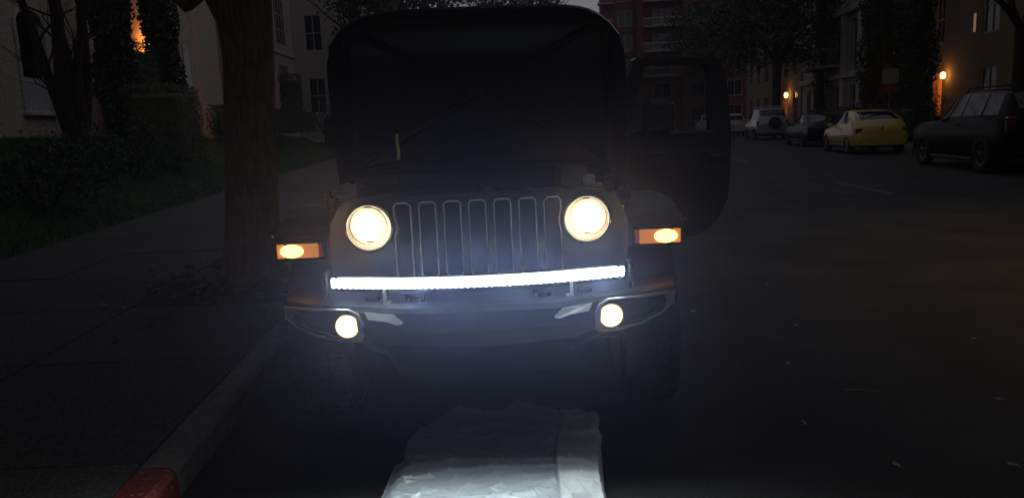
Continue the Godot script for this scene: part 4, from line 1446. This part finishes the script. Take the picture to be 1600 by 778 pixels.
func car(called: String, label: String, at: Vector3, turn: float, paint: Material, o: Dictionary) -> Node3D:
	var t := thing(called, label, "car", at, turn, "cars parked along the far kerb")
	var st: Array = o.stations   # z, yb, w, ymid, wbelt, ybelt, wroof, yroof
	var rings := []
	var sub := 5
	for i in st.size() - 1:
		var p0: Array = st[maxi(i - 1, 0)]
		var p1: Array = st[i]
		var p2: Array = st[i + 1]
		var p3: Array = st[mini(i + 2, st.size() - 1)]
		for k in (sub + 1 if i == st.size() - 2 else sub):
			var u := k / float(sub)
			var e := []
			for c in 8:
				var lin := lerpf(p1[c], p2[c], u)
				var cub := cubic_interpolate(p1[c], p2[c], p0[c], p3[c], u)
				e.append(lerpf(lin, cub, 0.0 if c == 0 else o.get("soft", 0.8)))
			var half := [Vector2(0, e[1]), Vector2(e[2] * 0.86, e[1]), Vector2(e[2] * 0.97, e[1] + 0.07), Vector2(e[2], e[3]), Vector2(lerpf(e[2], e[4], 0.7), lerpf(e[3], e[5], 0.75)), Vector2(e[4], e[5]), Vector2(lerpf(e[4], e[6], 0.55), lerpf(e[5], e[7] - 0.05, 0.55)), Vector2(e[6], e[7] - 0.05), Vector2(e[6] * 0.86, e[7] - 0.012), Vector2(e[6] * 0.5, e[7]), Vector2(0, e[7] + 0.004)]
			var ring := PackedVector3Array()
			for q in half: ring.append(Vector3(q.x, q.y, e[0]))
			for q in range(half.size() - 2, 0, -1): ring.append(Vector3(-half[q].x, half[q].y, e[0]))
			rings.append(ring)
	var s := mb()
	loft(s, rings, true, true)
	build(s, "body", paint, t)
	var n: int = rings[0].size()
	var smp := func(a: float, b: float) -> Vector3:
		var i0 := int(clampf(floor(a), 0, rings.size() - 2))
		var fa := a - i0
		var j0 := int(floor(b))
		var fb := b - j0
		var r0: PackedVector3Array = rings[i0]
		var r1: PackedVector3Array = rings[i0 + 1]
		var x := r0[posmod(j0, n)].lerp(r0[posmod(j0 + 1, n)], fb)
		var y := r1[posmod(j0, n)].lerp(r1[posmod(j0 + 1, n)], fb)
		return x.lerp(y, fa)
	var at_z := func(z: float) -> float:
		for i in rings.size() - 1:
			var za: float = rings[i][0].z
			var zb: float = rings[i + 1][0].z
			if z <= zb: return i + clampf((z - za) / maxf(zb - za, 0.001), 0, 1)
		return rings.size() - 1.001
	var patch := func(nm: String, m: Material, z0: float, z1: float, b0: float, b1: float, out: float, slant0 := 0.0, slant1 := 0.0) -> void:
		var q := mb()
		q.set_smooth_group(0)
		var na := 8
		var nb := 6
		var P := []
		for i in na + 1:
			var row := []
			for k in nb + 1:
				var tb := k / float(nb)
				var zz := lerpf(z0 + slant0 * tb, z1 + slant1 * tb, i / float(na))
				var aa: float = at_z.call(zz)
				var bb := lerpf(b0, b1, tb)
				var c: Vector3 = smp.call(aa, bb)
				var du: Vector3 = smp.call(minf(aa + 0.3, rings.size() - 1.01), bb) - smp.call(maxf(aa - 0.3, 0.0), bb)
				var dv: Vector3 = smp.call(aa, bb + 0.15) - smp.call(aa, bb - 0.15)
				var nn := du.cross(dv).normalized()
				var away: Vector3 = c - Vector3(0, 0.6, clampf(c.z, -1.0, 1.0))
				if nn.dot(away) < 0: nn = -nn
				row.append(c + nn * out)
			P.append(row)
		for i in na:
			for k in nb: quad(q, P[i][k], P[i + 1][k], P[i + 1][k + 1], P[i][k + 1])
		build(q, nm, m, t)
	for w in o.windows:   # side windows: z0, z1, slant of the front edge and of the rear edge towards the roof
		patch.call("side_window", M.dark_glass, w[0], w[1], 5.25, 6.9, 0.006, w[2], w[3])
		patch.call("side_window", M.dark_glass, w[0], w[1], n - 5.25, n - 6.9, 0.006, w[2], w[3])
	var rw: Array = o.rear
	patch.call("rear_window", M.dark_glass, rw[0], rw[1], rw[2], n - rw[2], 0.006)
	var fw: Array = o.front
	patch.call("windscreen", M.dark_glass, fw[0], fw[1], 7.4, n - 7.4, 0.006)
	for sg in [-1.0, 1.0]:
		for z in o.axles:
			s = mb()
			lathe(s, [Vector2(o.R * 1.14, -0.005), Vector2(o.R * 1.1, 0.012), Vector2(0.001, 0.01)], 24, Transform3D(Basis(Vector3.FORWARD, PI / 2), Vector3(sg * (o.half - 0.012), o.R, z)))
			build(s, "wheel_arch", M.flat_black, t)
			wheel_mesh(t, Vector3(sg * (o.half - 0.085), o.R, z), o.R, 0.21, sg, o.get("spokes", 5), M.rim, false)
		for e in o.tails:   # x, y, z, size x, y, z
			s = mb()
			cbox(s, Vector3(sg * e[0], e[1], e[2]), Vector3(e[3], e[4], e[5]), 0.02)
			build(s, "tail_light", M.tail_red, t)
		s = mb()
		cbox(s, Vector3(sg * (o.half + 0.04), o.belt + 0.05, o.mirror), Vector3(0.17, 0.12, 0.08), 0.03)
		build(s, "side_mirror", paint, t)
		s = mb()
		cbox(s, Vector3(sg * (o.half - 0.005), o.belt - 0.1, o.mirror + 0.95), Vector3(0.03, 0.03, 0.17), 0.01)
		build(s, "door_handle", o.get("handle", paint), t)
	s = mb()
	cbox(s, Vector3(0, o.plate, o.back + 0.006), Vector3(0.31, 0.15, 0.012), 0.003)
	build(s, "license_plate", o.get("plate_mat", M.plate), t)
	s = mb()
	cbox(s, Vector3(0, 0.29, o.back - 0.12), Vector3(o.half * 1.6, 0.12, 0.24), 0.04)
	build(s, "lower_bumper", M.black_plastic, t)
	for sg in [-1.0, 1.0]:
		s = mb()
		cbox(s, Vector3(sg * (o.half - 0.03), 0.27, 0.0), Vector3(0.06, 0.09, o.axles[1] - o.axles[0] - o.R * 2.3), 0.02)
		build(s, "sill", M.black_plastic, t)
	return t

func cars() -> void:
	var yaw := -7.66
	# yellow rounded hatchback
	var y := car("hatchback_car", "yellow round-roofed hatchback parked between two dark cars", Vector3(12.75, 0, -27.5), yaw, M.yellow_paint, {
		"stations": [[-2.12, 0.3, 0.55, 0.45, 0.5, 0.56, 0.42, 0.6], [-2.02, 0.24, 0.74, 0.5, 0.7, 0.66, 0.58, 0.74], [-1.65, 0.2, 0.88, 0.55, 0.82, 0.80, 0.66, 0.92], [-1.05, 0.2, 0.885, 0.6, 0.81, 0.90, 0.66, 1.02], [-0.7, 0.2, 0.885, 0.6, 0.81, 0.94, 0.64, 1.16], [-0.25, 0.2, 0.885, 0.6, 0.82, 0.95, 0.62, 1.42], [0.2, 0.2, 0.885, 0.6, 0.82, 0.96, 0.64, 1.495], [0.75, 0.2, 0.885, 0.6, 0.83, 0.97, 0.65, 1.475], [1.2, 0.2, 0.9, 0.6, 0.84, 0.97, 0.68, 1.39], [1.55, 0.22, 0.9, 0.6, 0.85, 0.97, 0.73, 1.28], [1.85, 0.24, 0.88, 0.6, 0.83, 0.93, 0.75, 1.1], [2.02, 0.26, 0.85, 0.58, 0.79, 0.83, 0.72, 0.95], [2.11, 0.28, 0.81, 0.54, 0.74, 0.7, 0.64, 0.8], [2.15, 0.31, 0.75, 0.46, 0.69, 0.54, 0.58, 0.6]],
		"windows": [[-0.68, 1.02, 0.5, -0.42]], "rear": [1.08, 1.76, 7.5], "front": [-0.68, -0.2], "axles": [-1.28, 1.27], "R": 0.33, "half": 0.885, "belt": 0.93, "mirror": -0.62, "plate": 0.5, "back": 2.135, "plate_mat": M.plate_dark,
		"tails": [[0.72, 0.80, 2.02, 0.22, 0.15, 0.14]], "soft": 0.9, "spokes": 10})
	var s := mb()
	lathe(s, [Vector2(0.055, 0), Vector2(0.05, 0.012), Vector2(0.0005, 0.014)], 16, Transform3D(Basis(Vector3.RIGHT, PI / 2 - 0.35), Vector3(0, 0.87, 2.085)))
	build(s, "round_badge", M.steel, y)
	s = mb()
	tube(s, [Vector3(0, 1.45, 0.75), Vector3(0.0, 1.53, 0.85)], [0.008], 5)
	build(s, "aerial", M.flat_black, y)
	# large black car at the picture edge
	var b := car("utility_car", "large black utility car at the right edge of the picture", Vector3(11.6, 0, -18.2), yaw, M.black_paint, {
		"stations": [[-2.6, 0.4, 0.7, 0.6, 0.66, 0.8, 0.6, 0.9], [-2.5, 0.3, 0.9, 0.65, 0.86, 0.95, 0.74, 1.05], [-1.9, 0.28, 0.98, 0.7, 0.92, 1.08, 0.78, 1.14], [-1.15, 0.28, 0.98, 0.7, 0.93, 1.12, 0.78, 1.2], [-0.85, 0.28, 0.98, 0.7, 0.93, 1.13, 0.76, 1.33], [-0.25, 0.28, 0.98, 0.7, 0.93, 1.14, 0.72, 1.74], [0.3, 0.28, 0.98, 0.7, 0.93, 1.15, 0.72, 1.81], [1.4, 0.28, 0.98, 0.7, 0.93, 1.17, 0.71, 1.8], [2.15, 0.28, 0.98, 0.7, 0.92, 1.18, 0.69, 1.75], [2.42, 0.3, 0.96, 0.7, 0.9, 1.16, 0.68, 1.4], [2.55, 0.34, 0.9, 0.7, 0.86, 1.05, 0.72, 1.12], [2.62, 0.42, 0.84, 0.65, 0.8, 0.8, 0.66, 0.86]],
		"windows": [[-0.72, 0.35, 0.42, 0.05], [0.43, 1.3, 0.02, 0.0], [1.4, 2.05, 0.0, -0.1]], "rear": [2.18, 2.42, 7.3], "front": [-0.84, -0.28], "axles": [-1.6, 1.55], "R": 0.4, "half": 0.98, "belt": 1.15, "mirror": -0.7, "plate": 0.85, "back": 2.62,
		"tails": [[0.84, 1.05, 2.48, 0.18, 0.32, 0.14]], "soft": 0.5})
	for sg in [-1.0, 1.0]:
		s = mb()
		tube(s, [Vector3(sg * 0.6, 1.77, -0.1), Vector3(sg * 0.6, 1.87, 0.0), Vector3(sg * 0.6, 1.87, 1.9), Vector3(sg * 0.6, 1.77, 2.0)], [0.016], 6)
		build(s, "roof_rail", M.flat_black, b)
	# dark saloon
	car("saloon_car", "dark saloon parked between the silver car and the yellow car", Vector3(14.05, 0, -35.0), yaw, M.navy_paint, {
		"stations": [[-2.4, 0.32, 0.6, 0.48, 0.55, 0.6, 0.5, 0.66], [-2.3, 0.26, 0.8, 0.52, 0.76, 0.7, 0.66, 0.76], [-1.7, 0.22, 0.9, 0.55, 0.84, 0.84, 0.72, 0.9], [-0.95, 0.22, 0.9, 0.55, 0.85, 0.9, 0.7, 0.98], [-0.15, 0.22, 0.9, 0.55, 0.85, 0.93, 0.6, 1.38], [0.4, 0.22, 0.9, 0.55, 0.85, 0.94, 0.59, 1.44], [1.0, 0.22, 0.9, 0.55, 0.85, 0.95, 0.59, 1.38], [1.75, 0.22, 0.9, 0.55, 0.84, 0.95, 0.66, 1.06], [2.25, 0.25, 0.86, 0.55, 0.8, 0.9, 0.68, 0.97], [2.38, 0.3, 0.78, 0.55, 0.74, 0.74, 0.6, 0.8], [2.42, 0.36, 0.7, 0.5, 0.66, 0.6, 0.5, 0.64]],
		"windows": [[-0.85, 0.3, 0.5, 0.05], [0.38, 1.25, 0.02, -0.35]], "rear": [1.08, 1.72, 7.5], "front": [-0.9, -0.2], "axles": [-1.4, 1.4], "R": 0.33, "half": 0.9, "belt": 0.94, "mirror": -0.75, "plate": 0.62, "back": 2.41,
		"tails": [[0.66, 0.84, 2.30, 0.3, 0.12, 0.12]], "soft": 0.8})
	# silver utility car with the spare wheel
	var v := car("utility_car", "boxy silver utility car with dark glass and rear spare wheel", Vector3(15.7, 0, -46.6), yaw, M.silver_paint, {
		"stations": [[-2.2, 0.4, 0.66, 0.6, 0.62, 0.78, 0.55, 0.88], [-2.1, 0.34, 0.86, 0.65, 0.82, 0.92, 0.7, 1.02], [-1.5, 0.32, 0.91, 0.7, 0.86, 1.04, 0.74, 1.1], [-0.95, 0.32, 0.91, 0.7, 0.86, 1.08, 0.74, 1.18], [-0.45, 0.32, 0.91, 0.7, 0.87, 1.1, 0.72, 1.72], [0.2, 0.32, 0.91, 0.7, 0.87, 1.1, 0.72, 1.84], [1.2, 0.32, 0.91, 0.7, 0.87, 1.1, 0.72, 1.84], [1.9, 0.32, 0.91, 0.7, 0.87, 1.1, 0.71, 1.79], [2.1, 0.34, 0.9, 0.7, 0.86, 1.1, 0.7, 1.5], [2.18, 0.38, 0.88, 0.7, 0.84, 1.06, 0.74, 1.12], [2.22, 0.44, 0.82, 0.65, 0.8, 0.9, 0.7, 0.96]],
		"windows": [[-0.8, 0.1, 0.36, 0.03], [0.17, 0.95, 0.0, 0.0], [1.03, 1.8, 0.0, -0.05]], "rear": [1.93, 2.12, 7.2], "front": [-0.92, -0.48], "axles": [-1.35, 1.3], "R": 0.37, "half": 0.91, "belt": 1.1, "mirror": -0.7, "plate": 0.72, "back": 2.22,
		"tails": [[0.82, 0.96, 2.16, 0.14, 0.3, 0.1]], "soft": 0.4})
	s = mb()
	lathe(s, [Vector2(0.3, 0.0), Vector2(0.35, 0.03), Vector2(0.35, 0.17), Vector2(0.3, 0.21), Vector2(0.001, 0.21)], 24, Transform3D(Basis(Vector3.RIGHT, PI / 2), Vector3(0.12, 0.98, 2.2)))
	build(s, "spare_wheel", M.rubber, v)
	s = mb()
	for sg in [-1.0, 1.0]: tube(s, [Vector3(sg * 0.62, 1.8, -0.2), Vector3(sg * 0.62, 1.91, -0.05), Vector3(sg * 0.62, 1.91, 1.7), Vector3(sg * 0.62, 1.8, 1.85)], [0.02], 6)
	for z in [0.1, 0.8, 1.5]: tube(s, [Vector3(-0.62, 1.91, z), Vector3(0.62, 1.91, z)], [0.018], 6)
	build(s, "roof_rack", M.silver_trim, v)
	var w := {
		"stations": [[-2.2, 0.34, 0.64, 0.5, 0.6, 0.66, 0.52, 0.74], [-2.1, 0.28, 0.84, 0.55, 0.8, 0.8, 0.68, 0.88], [-1.5, 0.26, 0.9, 0.6, 0.85, 0.92, 0.72, 1.0], [-0.9, 0.26, 0.9, 0.6, 0.85, 0.98, 0.72, 1.08], [-0.3, 0.26, 0.9, 0.6, 0.86, 1.0, 0.68, 1.55], [0.3, 0.26, 0.9, 0.6, 0.86, 1.02, 0.67, 1.66], [1.3, 0.26, 0.9, 0.6, 0.86, 1.04, 0.66, 1.64], [1.9, 0.28, 0.9, 0.6, 0.85, 1.05, 0.65, 1.5], [2.15, 0.3, 0.86, 0.6, 0.82, 1.02, 0.68, 1.15], [2.24, 0.36, 0.78, 0.55, 0.75, 0.8, 0.62, 0.86]],
		"windows": [[-0.75, 0.3, 0.4, 0.04], [0.38, 1.15, 0.0, 0.0], [1.23, 1.8, 0.0, -0.15]], "rear": [1.88, 2.13, 7.3], "front": [-0.85, -0.32], "axles": [-1.35, 1.35], "R": 0.34, "half": 0.9, "belt": 1.02, "mirror": -0.7, "plate": 0.75, "back": 2.23,
		"tails": [[0.76, 0.98, 2.12, 0.18, 0.2, 0.1]], "soft": 0.6}
	var wc := car("estate_car", "white estate car partly hidden by the open door's edge", Vector3(17.0, 0, -58.5), yaw, M.white_paint, w)
	copy_of(wc, "white estate car seen through the open door's window", Vector3(18.4, 0, -70.5), yaw)

# ---------------------------------------------------------------- things in the street
func street_things() -> void:
	# sign post
	var t := thing("street_sign", "pale parking sign with a red lower plate on a slim post", "sign", Vector3(14.95, 0.13, -30.0), -8)
	var s := mb()
	tube(s, [Vector3(0, -0.05, 0), Vector3(0, 2.95, 0)], [0.03], 8)
	build(s, "post", M.steel, t)
	s = mb()
	extrude(s, round_rect(-0.3, 2.32, 0.3, 2.9, 0.05), 0.032, 0.037)
	build(s, "sign_panel", M.sign_white, t)
	s = mb()
	extrude(s, round_rect(-0.24, 2.02, 0.24, 2.305, 0.12), 0.032, 0.037)
	build(s, "lower_plate", M.sign_red, t)
	# street lamp outside the frame whose warm light lies on the road
	t = thing("street_lamp", "tall street lamp with a warm lit head over the road", "street lamp", Vector3(11.9, 0.13, -5.5))
	s = mb()
	tube(s, [Vector3(0, -0.05, 0), Vector3(0, 5.5, 0), Vector3(-0.3, 6.6, 0), Vector3(-1.6, 7.0, 0), Vector3(-2.6, 7.05, 0)], [0.09, 0.07, 0.05, 0.045, 0.04], 10)
	build(s, "post", M.steel, t)
	s = mb()
	cbox(s, Vector3(-2.85, 7.05, 0), Vector3(0.7, 0.14, 0.3), 0.05)
	build(s, "lamp_head", M.steel, t)
	s = mb()
	cbox(s, Vector3(-2.88, 6.97, 0), Vector3(0.4, 0.04, 0.2), 0.015)
	build(s, "street_lamp_lens", M.street_bulb, t)
	spot(t, Vector3(-2.88, 6.9, 0), Vector3(-0.12, -1.0, -0.05), Color(1.0, 0.78, 0.5), 15.0, 44, 0.12)
	# crumpled plastic sheet pushed under the bumper
	var f := FastNoiseLite.new()
	f.seed = 7
	f.frequency = 1.6
	f.fractal_octaves = 2
	var f2 := FastNoiseLite.new()
	f2.seed = 19
	f2.frequency = 5.0
	f2.noise_type = FastNoiseLite.TYPE_CELLULAR
	f2.cellular_return_type = FastNoiseLite.RETURN_DISTANCE2_SUB
	var sheet := func(edge_l: Array, edge_r: Array, tops: Array, nu: int, nv: int, lift: float, sd: float) -> SurfaceTool:
		var q := mb()
		q.set_smooth_group(0)
		var P := []
		for i in nv + 1:
			var v := i / float(nv)
			var row := []
			for k in nu + 1:
				var u := k / float(nu)
				var zt := curve(tops, u)
				var z := lerpf(zt, -2.1, v)
				var xl := curve2(edge_l, z)
				var xr := curve2(edge_r, z)
				var x := lerpf(xl, xr, u)
				var h := 0.012 + lift + 0.007 * (f.get_noise_2d(x * 1.2 + sd, z * 0.7) + 0.6) + 0.014 * pow(1.0 - absf(f.get_noise_2d(x * 0.45 + sd + z * 0.25, z * 2.1 + 3.0)), 9.0) + 0.011 * pow(1.0 - absf(f.get_noise_2d(x * 1.7 - z * 1.1 + sd, z * 1.3 + 13.0)), 14.0) + 0.007 * pow(1.0 - absf(f.get_noise_2d(x * 0.9 + z * 2.7 + sd, x * 1.2 - z * 0.8 + 31.0)), 18.0) + 0.006 * pow(1.0 - absf(f.get_noise_2d(x * 3.1 + z * 2.3 + sd, z * 4.1 - x * 1.9)), 14.0) + 0.004 * pow(1.0 - absf(f.get_noise_2d(x * 2.2 - z * 5.3 + sd, z * 6.1)), 16.0) + 0.035 * smoothstep(-3.35, -2.95, z)
				h *= 0.35 + 0.65 * smoothstep(0.0, 0.1, u) * smoothstep(0.0, 0.1, 1.0 - u)
				row.append(Vector3(x, maxf(h, 0.008), z))
			P.append(row)
		for i in nv:
			for k in nu: quad(q, P[i][k], P[i][k + 1], P[i + 1][k + 1], P[i + 1][k])
		return q
	t = thing("plastic_sheet", "crumpled white plastic sheet lying on the road under the front bumper", "plastic sheet")
	var q1: SurfaceTool = sheet.call([[-3.85, -0.46], [-3.62, -0.47], [-3.4, -0.53], [-3.16, -0.52], [-3.13, -0.55], [-2.85, -0.56], [-2.5, -0.62], [-2.1, -0.6]], [[-3.85, 0.24], [-3.3, 0.2], [-2.8, 0.2], [-2.1, 0.22]], [[0.0, -3.55], [0.12, -3.68], [0.22, -3.78], [0.4, -3.72], [0.58, -3.74], [0.64, -3.84], [0.8, -3.76], [1.0, -3.68]], 130, 210, 0.0, 0.0)
	build(q1, "main_sheet", M.plastic_sheet, t)
	var q2: SurfaceTool = sheet.call([[-3.7, 0.19], [-3.5, 0.2], [-3.3, 0.155], [-3.1, 0.135], [-2.1, 0.13]], [[-3.7, 0.42], [-3.55, 0.395], [-3.42, 0.375], [-3.36, 0.385], [-3.2, 0.36], [-2.8, 0.325], [-2.1, 0.33]], [[0.0, -3.66], [0.5, -3.63], [1.0, -3.58]], 44, 190, 0.014, 9.0)
	build(q2, "folded_strip", M.plastic_white, t)
	# dry leaves and a twig on the asphalt
	var lm := leaves(PackedVector3Array([Vector3(0, 0.012, 0), Vector3(0.012, 0.014, 0.01)]), 0.034, M.leaf_dry, 2, 0.9)
	var spots := [[1.35, -5.6], [1.95, -5.1], [2.9, -4.6], [1.6, -4.3], [2.4, -3.6], [1.35, -3.4], [3.6, -4.4], [1.55, -2.95], [3.05, -3.2], [4.2, -5.8], [2.2, -6.4], [2.0, -2.9]]
	for i in spots.size():
		var o := put(lm, "dry_leaf", self, Vector3(spots[i][0], 0.002, spots[i][1]))
		o.rotation.y = i * 1.7
		tag(o, "small dry leaf lying on the open asphalt", "leaf", "dry leaves on the road")
	s = mb()
	tube(s, [Vector3(0, 0.01, 0), Vector3(0.08, 0.014, 0.01), Vector3(0.17, 0.01, 0.045)], [0.004, 0.0045, 0.003], 5)
	tag(build(s, "twig", M.leaf_dry_plain, self, Vector3(1.72, 0, -3.82)), "thin pale twig lying on the asphalt right of the wheel", "twig")
	s = mb()
	extrude(s, pv([-0.04, -0.02, 0.03, -0.03, 0.06, 0.01, 0.01, 0.03, -0.03, 0.02]), 0, 0.004, Transform3D(Basis(Vector3.RIGHT, -PI / 2), Vector3.ZERO))
	tag(build(s, "paper_scrap", M.plate, self, Vector3(13.2, 0.004, -24.3)), "white paper scrap on the road behind the yellow car", "litter")

func curve(a: Array, t: float) -> float:
	for i in a.size() - 1:
		if t <= a[i + 1][0]: return lerpf(a[i][1], a[i + 1][1], (t - a[i][0]) / (a[i + 1][0] - a[i][0]))
	return a[-1][1]

func curve2(a: Array, t: float) -> float:
	if t <= a[0][0]: return a[0][1]
	return curve(a, t)

# ----------------------------------------------------------------
func _ready() -> void:
	rng.seed = 11
	var cam := Camera3D.new()
	cam.name = "camera"
	cam.fov = rad_to_deg(2.0 * atan(389.0 / 1186.0))
	cam.position = Vector3(0, 1.46, 0)
	cam.rotation_degrees = Vector3(-9.24, 0, -2.4)
	cam.near = 0.05
	cam.far = 900
	add_child(cam)
	var e := Environment.new()
	e.background_mode = Environment.BG_SKY
	var sky := Sky.new()
	var sm := ProceduralSkyMaterial.new()
	sm.sky_top_color = Color(0.47, 0.48, 0.52)
	sm.sky_horizon_color = Color(0.56, 0.54, 0.55)
	sm.sky_curve = 0.2
	sm.ground_bottom_color = Color(0.1, 0.1, 0.1)
	sm.ground_horizon_color = Color(0.2, 0.2, 0.2)
	sky.sky_material = sm
	e.sky = sky
	e.background_energy_multiplier = 0.7
	e.tonemap_mode = Environment.TONE_MAPPER_LINEAR
	e.tonemap_exposure = 1.0
	# damp evening air: the lamps' light shows in it
	e.volumetric_fog_enabled = true
	e.volumetric_fog_density = 0.0008
	e.volumetric_fog_anisotropy = 0.9
	e.volumetric_fog_albedo = Color(0.84, 0.88, 1.0)
	e.sdfgi_enabled = true
	e.ssao_enabled = true
	e.ssil_enabled = true
	var we := WorldEnvironment.new()
	we.environment = e
	add_child(we)
	var sun := DirectionalLight3D.new()
	sun.light_energy = 0.02
	sun.light_color = Color(1.0, 0.95, 0.92)
	sun.light_angular_distance = 40
	sun.shadow_enabled = true
	sun.rotation_degrees = Vector3(-35, -60, 0)
	add_child(sun)
	materials()
	mat("leaf_dry_plain", Color(0.3, 0.24, 0.15), 0.8)
	setting()
	buildings()
	plants()
	jeep()
	cars()
	street_things()
